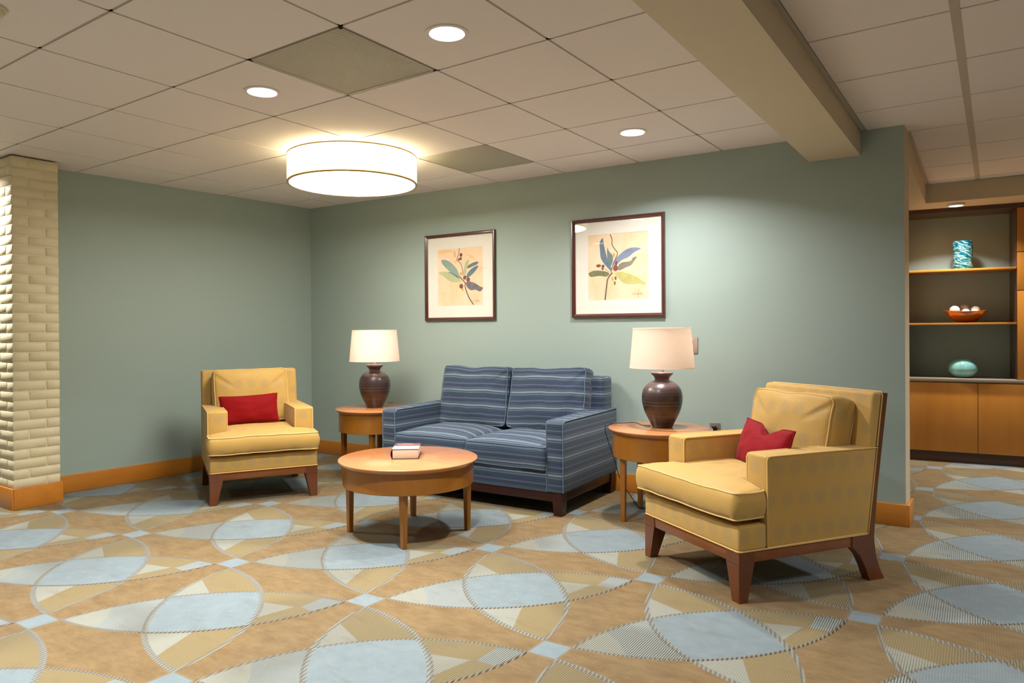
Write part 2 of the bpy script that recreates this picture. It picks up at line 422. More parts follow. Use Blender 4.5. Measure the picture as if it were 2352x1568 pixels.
    wear = t.noise(t.vec(t.mul(x, 1.0), t.mul(y, 3.0)), 4.0, 4, 0.6)
    c = t.mix(t.mul(t.m_('MAXIMUM', t.sub(wear, 0.55), 0), 1.2), c, srgb(140, 106, 66))
    mu = t.n('ShaderNodeMix', data_type='RGBA', blend_type='MULTIPLY'); mu.inputs[0].default_value = 1.0; t.set(mu.inputs[6], c); mu.inputs[7].default_value = (0.355, 0.385, 0.39, 1); c = mu.outputs[2]
    h = t.add(t.mul(rib, t.mul(sf, -1.0)), t.mul(pile, 0.5))
    t.bsdf(c, 0.95, 0, t.bump(h, 0.35, 0.003), 0.05, sheen=0.1); return t.m
M_carpet = carpet_mat()

# ------------------------------------------------------------------ room frame
BD = Vector((0.99924, 0.03899, 0)); BN = Vector((0.03899, -0.99924, 0)); P0 = Vector((0, 2.8815, 0))   # back wall line, normal into the room
LX0 = -3.0218; LS = -0.0589                                           # left wall: x = LX0 - LS*y ... x + LS*y = LX0
def bw(u, z, off=0.0): return P0 + BD * u + BN * off + Vector((0, 0, z))
def wy(x): return 2.8815 + 0.03902 * x
def lx(y): return LX0 - LS * y
CORN = (-2.8588, 2.7700)

# floor
bm = new(); box(bm, -5.5, 6.5, -6.0, 6.6, -0.10, 0.0); tag(obj('floor', bm, M_carpet), 'wall-to-wall carpet with crossed lens shapes in blue, tan and cream', kind='structure')
# back wall, with its end face
bm = new()
poly = [(-3.4, wy(-3.4)), (2.311, wy(2.311)), (2.3145, wy(2.311) + 0.215), (-3.4, wy(-3.4) + 0.215)]
prism(bm, poly, 0, H)
for f in bm.faces:
    pass
bm.normal_update()
for f in bm.faces:
    if f.normal.x > 0.9: f.material_index = 1
wall_back = tag(obj('wall_back', bm, [M_sage, M_beige]), 'sage green back wall with a beige painted end', kind='structure')
bm = new(); prism(bm, [(lx(-0.2) - 0.15, 0.2), (lx(0.2), 0.2), (CORN[0], CORN[1]), (CORN[0] - .15, CORN[1] + 0.1)], 0, H)
tag(obj('wall_left', bm, M_sage), 'sage green left wall between brick pillar and corner', kind='structure')
# baseboards
def board(name, a, b, th, h, label, mat=M_oak, flip=1):
    a, b = Vector((*a, 0)), Vector((*b, 0)); d = (b - a); L = d.length; ang = math.atan2(d.y, d.x)
    bm = new(); box(bm, 0, L, -th, 0, 0, h, 0.004, 2)
    o = obj(name, bm, mat); o.location = a; o.rotation_euler.z = ang
    return tag(o, label, kind='structure')
HB = 0.134
cb = Vector((2.33, wy(2.33), 0))
board('baseboard_back', CORN, (2.333, wy(2.333)), 0.016, HB, 'honey wood baseboard along the back wall')
bdir = Vector((2.315 - 2.300, -0.215, 0)).normalized()
board('baseboard_end', (2.311, wy(2.311) - 0.016), (2.3145, wy(2.311) + 0.215), 0.022, HB, 'honey wood baseboard on the wall end')
la = Vector((lx(0.36), 0.36)); lc = Vector(CORN)
board('baseboard_left', (la.x, la.y), (lc.x, lc.y), 0.016, HB, 'honey wood baseboard along the left wall')

# brick pillar
PX, PY0, PY1 = -2.735, 0.075, 0.372     # right face x, front face y, back edge y
PXL = -3.45
pil = link(bpy.data.objects.new('wall_pillar', None)); pil.location = (PX, PY0, 0); tag(pil, 'cream painted brick pillar at the left', kind='structure')
bm = new(); box(bm, PXL - PX + 0.01, -0.004, 0.004, PY1 - PY0, 0, H - 0.012, 0)
obj('mortar_core', bm, M_brick, pil)
def brick_mesh(nm, sx, sy, seed):
    """brick block anchored at its right/front corner, extends to -x and +y"""
    rnd = random.Random(seed); b = new()
    box(b, -sx, 0, 0, sy, 0, 0.0578, 0.0028, 1)
    for v in b.verts:
        n = noise.noise_vector(v.co * 23 + Vector((seed * 3.1, 0, 0)))
        v.co += n * 0.0011
    me = bpy.data.meshes.new(nm); b.to_mesh(me); b.free(); me.materials.append(M_brick)
    for p in me.polygons: p.use_smooth = True
    me.set_sharp_from_angle(angle=R(50))
    return me
D_ = PY1 - PY0
protos = {k: [brick_mesh('brick', *s, seed) for seed in range(3)] for k, s in
          dict(cornerlong=(0.095, 0.205), cornershort=(0.200, 0.095), sidelong=(0.09, D_ - 0.105), sideshort=(0.09, D_ - 0.215), front=(0.195, 0.09)).items()}
def put_brick(k, x, y, z, i):
    o = link(bpy.data.objects.new('brick', random.choice(protos[k]))); o.parent = pil
    o.location = (x + random.uniform(-.001, .001), y + random.uniform(-.001, .001), z)
nc = 36; ch = (H - 0.014) / nc
for c in range(nc):
    z = c * ch + 0.005
    if c % 2 == 0:
        put_brick('cornerlong', 0, 0, z, c); put_brick('sideshort', 0, 0.215, z, c); xs = -0.105
    else:
        put_brick('cornershort', 0, 0, z, c); put_brick('sidelong', 0, 0.105, z, c); xs = -0.21
    while xs - 0.195 > PXL - PX - 0.05:
        put_brick('front', xs, 0, z, c); xs -= 0.205
bm = new()
box(bm, PXL, PX + 0.018, PY0 - 0.018, PY0 - 0.002, 0, HB + 0.012, 0.003); box(bm, PX + 0.002, PX + 0.018, PY0 - 0.010, PY1 + 0.012, 0, HB + 0.012, 0.003)
tag(obj('baseboard_pillar', bm, M_oak), 'honey wood baseboard wrapped round the brick pillar', kind='structure')

# hidden sides of the room, plain
bm = new(); box(bm, -5.6, -5.5, -6, 6.6, 0, H)
tag(obj('wall_west', bm, M_plain), 'plain far wall', kind='structure')
bm = new(); box(bm, 6.5, 6.6, -6, 6.6, 0, H); tag(obj('wall_east', bm, M_plain), 'plain wall right of the corridor', kind='structure')
bm = new(); box(bm, -5.5, 6.5, -6.1, -6, 0, H); tag(obj('wall_south', bm, M_plain), 'plain wall behind the viewer', kind='structure')
bm = new(); box(bm, 1.9, 6.5, 6.48, 6.6, 0, H); tag(obj('wall_north', bm, M_plain), 'plain wall behind the cabinets', kind='structure')
bm = new(); prism(bm, [(1.90, 3.185), (2.070, 3.185), (2.015, 6.45), (1.85, 6.45)], 0, H); tag(obj('wall_alcove', bm, M_beige), 'beige wall of the shelf alcove', kind='structure')

# ceiling: tiles in a sunk metal grid
T = 0.6096
ceil_ = link(bpy.data.objects.new('ceiling', None)); ceil_.location = (0, 0, H); tag(ceil_, 'suspended ceiling of square tiles', kind='structure')
bm = new(); box(bm, -5.5, 6.5, -6.0, 6.6, 0.06, 0.10); obj('plenum_slab', bm, M_plenum, ceil_)
def clip(poly, a, b, c):       # keep a*x+b*y<=c
    out = []
    for i in range(len(poly)):
        p, q = poly[i], poly[(i + 1) % len(poly)]
        fp, fq = a * p[0] + b * p[1] - c, a * q[0] + b * q[1] - c
        if fp <= 0: out.append(p)
        if (fp < 0) != (fq < 0) and abs(fp - fq) > 1e-9:
            k = fp / (fp - fq); out.append((p[0] + (q[0] - p[0]) * k, p[1] + (q[1] - p[1]) * k))
    return out
DOWN = [(0.914, 0.305), (-0.305, 0.305), (0.914, 2.134)]
DOWN_OFF = [(-3.3528, -0.3048), (0.914, -1.524), (-0.305, -1.524), (-1.524, -1.524), (0.914, -3.353), (-0.914, -3.353)]
GAP = 0.0065
def hole_tile(bm, x0, x1, y0, y1, cx, cy, r):
    n = 40; b = bmesh.new()
    inner = [(cx + r * math.cos(2 * PI * i / n), cy + r * math.sin(2 * PI * i / n)) for i in range(n)]
    outer = []
    for i in range(n):
        a = 2 * PI * i / n + 1e-6; dx, dy = math.cos(a), math.sin(a)
        k = min((((x1 - cx) if dx > 0 else (x0 - cx)) / dx), (((y1 - cy) if dy > 0 else (y0 - cy)) / dy)); outer.append((cx + dx * k, cy + dy * k))
    for z in (0.0,):
        vi = [b.verts.new((x, y, 0)) for x, y in inner]; vo = [b.verts.new((x, y, 0)) for x, y in outer]; vt = [b.verts.new((x, y, 0.016)) for x, y in outer]; vit = [b.verts.new((x, y, 0.016)) for x, y in inner]
        for i in range(n):
            j = (i + 1) % n
            b.faces.new((vo[i], vi[i], vi[j], vo[j])); b.faces.new((vo[i], vo[j], vt[j], vt[i])); b.faces.new((vi[j], vi[i], vit[i], vit[j]))
    bmesh.ops.recalc_face_normals(b, faces=b.faces); merge(bm, b)
def add_tiles(xs, ys, clips, specials):
    for i in range(len(xs) - 1):
        for j in range(len(ys) - 1):
            x0, x1, y0, y1 = xs[i] + GAP, xs[i + 1] - GAP, ys[j] + GAP, ys[j + 1] - GAP
            cx, cy = (xs[i] + xs[i + 1]) / 2, (ys[j] + ys[j + 1]) / 2
            if (round(cx, 1), round(cy, 1)) in specials: continue
            hit = [d for d in DOWN + DOWN_OFF + DOWN_R if abs(d[0] - cx) < 0.2 and abs(d[1] - cy) < 0.2 and x1 - x0 > 0.5]
            bm = new()
            if hit: hole_tile(bm, x0, x1, y0, y1, *hit[0], 0.080)
            else:
                p = [(x0, y0), (x1, y0), (x1, y1), (x0, y1)]
                for c in clips: p = clip(p, *c) if len(p) > 2 else p
                if len(p) < 3: bm.free(); continue
                ar = abs(sum(p[k][0] * p[(k + 1) % len(p)][1] - p[(k + 1) % len(p)][0] * p[k][1] for k in range(len(p)))) / 2
                if ar < 0.0008: bm.free(); continue
                prism(bm, p, 0, 0.016)
            obj('ceiling_tile', bm, M_tile, ceil_)
DOWN_R = [(2.95, -1.15), (2.95, -3.6), (4.4, 0.7), (4.4, 3.2), (3.4, 4.45), (4.4, -2.4)]
xs = [1.700 - 0.4808 - T * k for k in range(0, 9)]
xs = sorted([T * k for k in range(-8, 3)] + [1.762]); ys = [T * k for k in range(-9, 6)]
back_clip = (-0.03902, 1.0, 2.8815)
add_tiles(xs, ys, [back_clip, (-1.0, -LS, -LX0)] if False else [back_clip], {(0.3, 0.3), (-0.3, 2.1)})
XR = [2.100, 2.640, 3.250, 3.860, 4.470, 5.080, 5.690, 6.3]
YR = [1.30 + 0.622 * k for k in range(-9, 7)] + [5.185]
YR = sorted(y for y in YR if y < 5.19)
DOWN_R = [((XR[a] + XR[a + 1]) / 2, (YR[b] + YR[b + 1]) / 2) for a, b in ((1, 4), (1, 1), (3, 8), (3, 11), (3, 4), (2, 6), (2, 12))]
add_tiles(XR, YR, [(-0.03902, 1.0, 2.8815 + 50)], set())
# grid tees, slightly sunk
bm = new()
for x in xs[:-1]: box(bm, x - 0.012, x + 0.012, -5.5, wy(x), 0.004, 0.010)
for y in ys: box(bm, -5.4, 1.74, y - 0.012, y + 0.012, 0.004, 0.0105)
obj('grid_tee', bm, M_tee, ceil_)
bm = new()
for k, x in enumerate(XR[1:]): box(bm, x - 0.017, x + 0.017, -5.5, 5.17, -0.0015, 0.010)
for y in YR: box(bm, 2.09, 6.4, y - 0.012, y + 0.012, 0.004, 0.0105)
box(bm, 2.078, 2.104, -5.5, 2.95, -0.003, 0.012)
obj('grid_tee', bm, M_tee, ceil_)
# return grille in the ceiling
g = link(bpy.data.objects.new('ceiling_vent', None)); g.location = (0.3048, 0.3048, H); tag(g, 'large square perforated air grille in the ceiling, beside the downlights', 'vent')
bm = new(); a = T / 2 - 0.006; w_ = 0.014
for s in (-1, 1):
    box(bm, -a, a, s * a - (w_ if s > 0 else 0), s * a + (w_ if s < 0 else 0), -0.003, 0.010, 0.001)
    box(bm, s * a - (w_ if s > 0 else 0), s * a + (w_ if s < 0 else 0), -a, a, -0.003, 0.010, 0.001)
obj('vent_frame', bm, M_tee, g)
bm = new(); k = 62
for i in range(k):
    x = -a + 0.016 + (2 * a - 0.032) * i / (k - 1)
    box(bm, x - 0.0022, x + 0.0022, -a + .01, a - .01, 0.000, 0.0035)
for i in range(31):
    y = -a + 0.016 + (2 * a - 0.032) * i / 30
    box(bm, -a + .01, a - .01, y - 0.0016, y + 0.0016, 0.001, 0.0040)
tag(obj('vent_mesh', bm, M_vent, g), kind='stuff')
bm = new(); box(bm, -0.17, 0.17, -0.17, 0.17, 0.012, 0.018, 0.004); obj('diffuser_plate', bm, M_tile, g)
bm = new(); box(bm, -a, a, -a, a, 0.040, 0.044); obj('vent_back', bm, flat('vent_back_grey', (0.30, 0.28, 0.24, 1), 0.8), g)
g = link(bpy.data.objects.new('ceiling_panel', None)); g.location = (-0.3048, 2.1336, H); tag(g, 'plain olive grey square ceiling panel behind the glowing drum lamp', 'panel')
bm = new(); box(bm, -a, a, -a, a, -0.001, 0.012, 0.003); obj('panel_face', bm, flat('olive_panel', (0.42, 0.41, 0.34, 1), 0.6), g)
bm = new()
for s in (-1, 1): box(bm, -a, a, s * (a + .002) - 0.003, s * (a + .002) + 0.003, -0.003, 0.010); box(bm, s * (a + .002) - 0.003, s * (a + .002) + 0.003, -a, a, -0.003, 0.010)
obj('panel_frame', bm, M_tee, g)

# beam and soffit
bm = new(); prism(bm, [(1.800, -5.9), (2.098, -5.9), (2.092, -0.2), (2.0745, wy(2.07)), (1.7765, wy(1.77)), (1.7975, 0.0)], 2.287, H)
tag(obj('trim_beam', bm, M_beige), 'beige boxed beam across the ceiling', kind='structure')
bm = new()
prism(bm, [(1.95, 3.19), (2.3135, 3.19), (2.2685, 5.157), (6.5, 5.40), (6.5, 6.25), (1.95, 6.25)], 2.278, H)
tag(obj('trim_soffit', bm, M_beige), 'beige dropped soffit over the shelf alcove', kind='structure')
bm = new(); box(bm, -0.01, 0.01, 0, 2.0, -0.003, 0.012)
o = obj('trim_soffit_edge', bm, M_tee, loc=(2.320, 3.19, H)); o.rotation_euler.z = R(1.0); tag(o, 'grey metal edge strip along the soffit', kind='structure')

# ------------------------------------------------------------------ downlights
def downlight(x, y, z, label, r=0.072, power=P_DOWN, lens=M_lens, group='recessed ceiling downlights', col=C_DOWN, spread=118):
    t = thing('downlight', label, 'ceiling light', (x, y, z), 0, group)
    bm = new(); lathe(bm, [(r + 0.018, 0.013 if z < H else 0.0), (r + 0.018, -0.004), (r + 0.012, -0.006), (r + 0.002, -0.006), (r - 0.001, -0.003), (r - 0.002, 0.010)], 48)
    obj('trim_ring', bm, M_tile, t)
    bm = new(); lathe(bm, [(r, -0.002), (r - 0.004, 0.020), (r - 0.010, 0.030)], 48); obj('reflector', bm, M_brass, t)
    bm = new(); lathe(bm, [(0, 0.010), (r * 0.6, 0.012), (r - 0.004, 0.016)], 48); obj('lens', bm, lens, t)
    ld = bpy.data.lights.new('downlight_lamp', 'AREA'); ld.shape = 'DISK'; ld.size = r * 1.7; ld.energy = power; ld.color = col; ld.spread = R(spread)
    lo = link(bpy.data.objects.new('downlight_lamp', ld)); lo.parent = t; lo.location = (0, 0, 0.004)
    return t
downlight(*DOWN[0], H, 'bright round recessed downlight right of the ceiling grille')
downlight(*DOWN[1], H, 'bright round recessed downlight left of the ceiling grille')
downlight(*DOWN[2], H, 'bright round recessed downlight nearest the beam, above the right picture', power=P_DOWN * 0.95, spread=140)
for (x, y), lb in zip(DOWN_OFF[1:], ('out of view in front of the beam, level with the right armchair', 'out of view in front of the coffee table', 'out of view in front of the left armchair', 'out of view far behind the viewer near the beam', 'out of view far behind the viewer to the left')): downlight(x, y, H, 'round recessed downlight ' + lb, power=P_DOWN * 0.66, spread=104, group='recessed ceiling downlights outside the view')
for (x, y), lb in zip(DOWN_R, ('right above the viewer', 'well behind the viewer', 'right of the right armchair', 'right of the wall end', 'far right of the viewer', 'far right of the armchair', 'in front of the tall cabinets')): downlight(x, y, H, 'round recessed downlight over the corridor, ' + lb, power=P_DOWN * (0.35 if y < 0 else 0.6), group='recessed ceiling downlights outside the view')
downlight(-3.3528, -0.3048, H, 'round recessed downlight in front of the brick pillar', group='recessed ceiling downlights outside the view', power=P_DOWN * 2.0, spread=150)
downlight(2.48, 5.34, 2.264, 'small bright recessed downlight over the alcove shelves', r=0.05, power=17, lens=M_lens2, col=(1, 0.96, 0.88))
downlight(3.6, 5.60, 2.264, 'small recessed downlight over the tall cabinets', r=0.05, power=17, lens=M_lens2, col=(1, 0.96, 0.88), group='recessed ceiling downlights outside the view')
# smoke detector at the top left edge
t = thing('smoke_detector', 'cream round smoke detector on the ceiling at the top left edge', 'smoke detector', (-0.335, -0.905, H))
bm = new(); lathe(bm, [(0, -0.040), (0.035, -0.040), (0.052, -0.034), (0.060, -0.020), (0.062, -0.004), (0.062, 0)], 40); obj('detector_body', bm, M_dome, t)
bm = new(); lathe(bm, [(0.062, -0.012), (0.072, -0.010), (0.072, 0.0), (0.062, 0)], 40); obj('detector_base', bm, M_dome, t)

# ------------------------------------------------------------------ drum ceiling lamp
DX, DY, DZ0, DZ1, DR = -0.880, 1.475, 2.224, 2.414, 0.441
t = thing('drum_ceiling_light', 'large glowing cream fabric drum lamp under the ceiling', 'ceiling light', (DX, DY, H))
z0, z1 = DZ0 - H, DZ1 - H
bm = new(); lathe(bm, [(DR, z0), (DR, z1), (DR - 0.002, z1), (DR - 0.002, z0), (DR, z0)], 96); obj('drum_shade', bm, M_drum, t)
bm = new()
for z in (z0 + 0.003, z1 - 0.003): lathe(bm, [(DR + 0.001, z - 0.0045), (DR + 0.003, z - 0.002), (DR + 0.003, z + 0.002), (DR + 0.001, z + 0.0045), (DR - 0.006, z)], 96)
obj('shade_trim', bm, M_trimgold, t)
bm = new(); lathe(bm, [(0, z0 + 0.004), (DR - 0.012, z0 + 0.004), (DR - 0.012, z0 + 0.008), (0, z0 + 0.008)], 96); obj('diffuser', bm, M_diff, t)
bm = new(); lathe(bm, [(DR - 0.012, z0), (DR - 0.003, z0), (DR - 0.003, z0 + 0.009), (DR - 0.012, z0 + 0.009), (DR - 0.012, z0)], 96); obj('bottom_ring', bm, M_tee, t)
bm = new(); lathe(bm, [(0, 0), (0.07, 0), (0.07, -0.012), (0.03, -0.022), (0.012, -0.03), (0.012, z0 + 0.01), (0, z0 + 0.01)], 32); obj('canopy', bm, M_tee, t)
for k in range(4):
    a = PI / 4 + k * PI / 2; bx, by = 0.22 * math.cos(a), 0.22 * math.sin(a)
    bm = new(); lathe(bm, [(0, -0.03), (0.02, -0.025), (0.03, 0), (0.02, 0.025), (0, 0.03)], 20, mtx=Matrix.Translation((bx, by, -0.11))); obj('bulb', bm, M_bulb, t)
    ld = bpy.data.lights.new('drum_lamp', 'POINT'); ld.energy = P_DRUM / 4; ld.color = C_DRUM; ld.shadow_soft_size = 0.05
    lo = link(bpy.data.objects.new('drum_lamp', ld)); lo.parent = t; lo.location = (bx, by, -0.08)
# light given off by the diffuser
ld = bpy.data.lights.new('diffuser_lamp', 'AREA'); ld.shape = 'DISK'; ld.size = DR * 1.9; ld.energy = P_DRUM * 1.4; ld.color = (1.0, 0.93, 0.80)
lo = link(bpy.data.objects.new('diffuser_lamp', ld)); lo.parent = t; lo.location = (0, 0, z0 + 0.003)

# ------------------------------------------------------------------ cushions
def rounded(poly, r, n=5):
    out = []; N = len(poly)
    for i in range(N):
        p = Vector(poly[i]); a = (Vector(poly[i - 1]) - p); b = (Vector(poly[(i + 1) % N]) - p)
        rr = min(r, a.length * 0.45, b.length * 0.45); s = p + a.normalized() * rr; e = p + b.normalized() * rr
        for k in range(n + 1):
            q = k / n; out.append(tuple((s * (1 - q) ** 2 + p * 2 * q * (1 - q) + e * q * q)))
    return out
def densify(poly, step=0.03):
    out = []; N = len(poly)
    for i in range(N):
        a, b = Vector(poly[i]), Vector(poly[(i + 1) % N]); L = (b - a).length; k = max(1, int(round(L / step)))
        for j in range(k): out.append(tuple(a + (b - a) * j / k))
    return out
def cushion(outline, h, puff, bulge, zfun, seed=0, wr=0.004, side_levels=5, rings=9, smode='z', centre=None, fold=None):
    """box cushion on z=0..h; returns bmesh and the two piping loops (top, bottom)"""
    b = bmesh.new(); uvl = b.loops.layers.uv.verify()
    cx, cy = centre if centre else (sum(p[0] for p in outline) / len(outline), sum(p[1] for p in outline) / len(outline))
    N = len(outline)
    nrm = []
    for i in range(N):
        d = Vector(outline[(i + 1) % N]) - Vector(outline[i - 1]); n_ = Vector((d.y, -d.x)); nrm.append(n_.normalized())
    def warp(x, y, z):
        n_ = noise.noise_vector(Vector((x * 5 + seed, y * 5, z * 5))) * wr
        n2 = noise.noise_vector(Vector((x * 14 + seed, y * 14, z * 9 + 3))) * wr * 0.45
        p = Vector((x, y, z)) + n_ + n2
        if fold: p = fold(p)
        return p
    uvs = {}
    levels = []
    for k in range(side_levels + 1):
        f = k / side_levels; z = h * f; off = bulge * (1 - (2 * f - 1) ** 2)
        ring = []
        for i in range(N):
            x, y = outline[i][0] + nrm[i].x * off, outline[i][1] + nrm[i].y * off
            v = b.verts.new(warp(x, y, z)); uvs[v] = ('s', x, y, z, nrm[i]); ring.append(v)
        levels.append(ring)
    for a, c in zip(levels, levels[1:]):
        for i in range(N): b.faces.new((a[i], a[(i + 1) % N], c[(i + 1) % N], c[i]))
    def capside(ring0, top):
        prev = ring0
        for k in range(1, rings):
            s = 1 - k / rings; s = s ** 0.8 if k < rings else 0
            ring = []
            for i in range(N):
                x, y = cx + (outline[i][0] - cx) * s, cy + (outline[i][1] - cy) * s
                z = (h + puff * zfun(x, y)) if top else (-puff * 0.35 * zfun(x, y))
                v = b.verts.new(warp(x, y, z)); uvs[v] = ('t', x, y, z, None); ring.append(v)
            for i in range(N):
                q = (prev[i], prev[(i + 1) % N], ring[(i + 1) % N], ring[i])
                b.faces.new(q if top else q[::-1])
            prev = ring
        z = (h + puff * zfun(cx, cy)) if top else (-puff * 0.35)
        v = b.verts.new(warp(cx, cy, z)); uvs[v] = ('t', cx, cy, z, None)
        for i in range(N):
            q = (prev[i], prev[(i + 1) % N], v); b.faces.new(q if top else q[::-1])
    capside(levels[-1], True); capside(levels[0], False)
    sides = 0
    nf = N * side_levels
    b.faces.ensure_lookup_table()
    for fi, f in enumerate(b.faces):
        side = fi < nf
        for l in f.loops:
            k, x, y, z, n_ = uvs[l.vert]
            if side:
                fn = f.calc_center_median(); i = fi % N; nn = nrm[i]
                if smode == 'y': l[uvl].uv = (z, y) if abs(nn.x) > abs(nn.y) else (x, y + z)
                else: l[uvl].uv = (y, z) if abs(nn.x) > abs(nn.y) else (x, z)
            else: l[uvl].uv = (x, y)
    lo = [v.co.copy() for v in levels[0]]; hi = [v.co.copy() for v in levels[-1]]
    return b, hi, lo
def xform(pts, m): return [m @ Vector(p) for p in pts]
def put_cushion(name, parent, mat, pmat, c, mtx, pr=0.004, label=None):
    b, hi, lo = c
    bmesh.ops.transform(b, matrix=mtx, verts=b.verts)
    o = obj(name, b, mat, parent, angle=60)
    pb = new(); tube(pb, xform(hi, mtx), pr, 6, True); tube(pb, xform(lo, mtx), pr, 6, True)
    obj('piping', pb, pmat, o)
    if label: o['label'] = label
    return o
def sq(x, a): return max(0.0, 1 - min(1.0, abs(x / a)) ** 3.0)

# ------------------------------------------------------------------ armchair
ARM_Z = 0.638; YL = lambda z: 0.771 + 0.1515 * (z - 0.24)
def armchair(label, loc, rz, seed, crot=0.0, cdx=0.0, cdz=0.0, hh=0.385, bw2=0.262, bdx=0.0):
    t = thing('armchair', label, 'armchair', loc, rz, 'yellow upholstered armchairs')
    Y = -0.42   # local origin is the middle of the footprint
    TR = Matrix.Translation((0, Y, 0))
    W = 0.37
    def part(name, bm, mat, par=t, uv=False, **k):
        bmesh.ops.transform(bm, matrix=TR, verts=bm.verts); return obj(name, bm, mat, par, uv=uv, **k)
    # front legs: plumb outer faces, tapering inwards
    for s in (-1, 1):
        b = new()
        def fn(c, s=s):
            f = min(1, max(0, c.z / 0.17)); wdt = 0.046 + (0.085 - 0.046) * f
            x = s * (W - 0.001 - (wdt if (c.x * s) < (W - 0.04) else 0)); y = 0.001 + (wdt if c.y > 0.03 else 0); return (x, y, c.z)
        box(b, min(s * W, s * (W - 0.08)), max(s * W, s * (W - 0.08)), 0, 0.08, 0, 0.17, 0)
        for v in b.verts: v.co = Vector(fn(v.co))
        box(b, min(s * W, s * (W - 0.085)), max(s * W, s * (W - 0.085)), 0.001, 0.086, 0.168, 0.2225)
        part('leg', b, M_mahog)
    # rear posts: raked leg, then a thin strip up the back
    for s in (-1, 1):
        b = new()
        side = [(0.775, 0), (0.868, 0), (0.836, 0.06), (0.812, 0.13), (0.803, 0.21), (YL(0.45) + 0.026, 0.45), (YL(0.893) + 0.027, 0.893), (YL(0.893), 0.896), (YL(0.45), 0.45), (YL(0.24), 0.235), (0.665, 0.222), (0.665, 0.175), (0.715, 0.125), (0.750, 0.06)]
        m = Matrix(((0, 0, 1, 0), (1, 0, 0, 0), (0, 1, 0, 0), (0, 0, 0, 1)))
        x0, x1 = (W - 0.045, W) if s > 0 else (-W, -W + 0.045)
        prism(b, side, x0, x1, mtx=m); part('leg', b, M_mahog)
    b = new()
    box(b, -W + 0.03, W - 0.03, 0.004, 0.034, 0.172, 0.2235, 0.001); part('rail', b, M_mahogx)
    for s in (-1, 1):
        b = new(); box(b, min(s * (W - 0.034), s * (W - 0.004)), max(s * (W - 0.034), s * (W - 0.004)), 0.05, 0.70, 0.174, 0.2235, 0.001); part('rail', b, M_mahogx)
    b = new(); box(b, -W + 0.03, W - 0.03, 0.72, 0.75, 0.174, 0.2235, 0.001); part('rail', b, M_mahogx)
    # wooden back board
    b = new(); side = [(YL(0.235) + 0.005, 0.235), (YL(0.235) + 0.024, 0.235), (YL(0.89) + 0.024, 0.89), (YL(0.89) + 0.005, 0.89)]
    prism(b, side, -W + 0.04, W - 0.04, mtx=m); part('back_board', b, M_mahogx)
    # upholstered seat block with front roll
    b = new(); box(b, -W, W, 0.0, 0.156, 0.2255, 0.338, 0.012, 3, cuts=0); box(b, -W + .06, W - .06, 0.12, 0.775, 0.2255, 0.338, 0.01, 2)
    part('seat_deck', b, M_yellow, uv=True)
    # arms
    for s in (-1, 1):
        b = new()
        x0, x1 = (W - 0.132, W) if s > 0 else (-W, -W + 0.132)
        def fn(c):
            y = c.y
            if c.y > 0.5: y = YL(c.z) - 0.002
            bulge = 0.006 * math.sin(PI * min(1, max(0, (c.z - .23) / .4))) if False else 0
            return (c.x, y, c.z)
        box(b, x0, x1, 0.157, 0.8, 0.2255, ARM_Z, 0.012, 3, fn=fn)
        arm = part('armrest', b, M_yellow, uv=True)
        pb = new(); xo = s * (W - 0.0015); xi = s * (W - 0.1305); e = 0.004
        loop = [(xo, 0.160, 0.230), (xo, 0.159, ARM_Z - .02), (xo, 0.166, ARM_Z - .006), (xo, 0.18, ARM_Z - 0.003), (xo, 0.5, ARM_Z - 0.002), (xo, YL(ARM_Z) - 0.003, ARM_Z - 0.004), (xo, YL(0.45) - .003, 0.45), (xo, YL(0.23) - 0.003, 0.230)]
        tube(pb, [(a + s * 0.001, b_ + Y, c) for a, b_, c in loop], 0.0038, 6, True)
        l2 = [(xi, 0.160, 0.345), (xi, 0.159, ARM_Z - .02), (xi, 0.166, ARM_Z - .006), (xi, 0.18, ARM_Z - 0.003), (xi, 0.5, ARM_Z - 0.002), (xi, 0.76, ARM_Z - 0.003)]
        tube(pb, [(a, b_ + Y, c) for a, b_, c in l2], 0.0038, 6)
        obj('piping', pb, M_piping_y, arm)
    # back pad
    b = new()
    def fb(c):
        zz = c.z; u = c.x / W; k = (zz - 0.3) / 0.6
        front = c.y < 0.5
        y = YL(zz) - 0.001 if not front else YL(zz) - 0.058 - 0.014 * (1 - u ** 4) * math.sin(PI * min(1, max(0, k)))
        return (c.x, y, zz)
    bb = bmesh.new(); bmesh.ops.create_grid(bb, x_segments=1, y_segments=1, size=1); bb.free()
    box(b, -W + 0.001, W - 0.001, 0.0, 1.0, 0.34, 0.902, 0.020, 3, fn=fb, cuts=0)
    back = part('back_pad', b, M_yellow, uv=True)
    pb = new(); l = [(-W + .002, YL(0.64) - .004, 0.64), (-W + .002, YL(0.88) - .004, 0.885), (-W + .012, YL(.9) - .004, 0.9), (0, YL(.9) - .004, 0.902), (W - .012, YL(.9) - .004, 0.9), (W - .002, YL(.88) - .004, 0.885), (W - .002, YL(0.64) - .004, 0.64)]
    tube(pb, [(a, b_ + Y, c) for a, b_, c in l], 0.0038, 6)
    obj('piping', pb, M_piping_y, back)
    # piping along the foot of the upholstery
    pb = new(); tube(pb, [(a, b_ + Y, 0.2265) for a, b_ in [(-W, YL(.2265) - .01), (-W, 0.01), (-W + .008, 0.001), (W - .008, 0.001), (W, 0.01), (W, YL(.2265) - .01)]], 0.0038, 6)
    obj('piping', pb, M_piping_y, t)
    # T shaped seat cushion
    out = [(-0.378, -0.030), (0.374, -0.030), (0.374, 0.146), (0.240, 0.158), (0.240, 0.66), (-0.240, 0.66), (-0.240, 0.158), (-0.378, 0.150)]
    out = densify(rounded(out, 0.022, 4), 0.03)
    zf = lambda x, y: sq(x, 0.40) * sq(y - 0.3, 0.36)
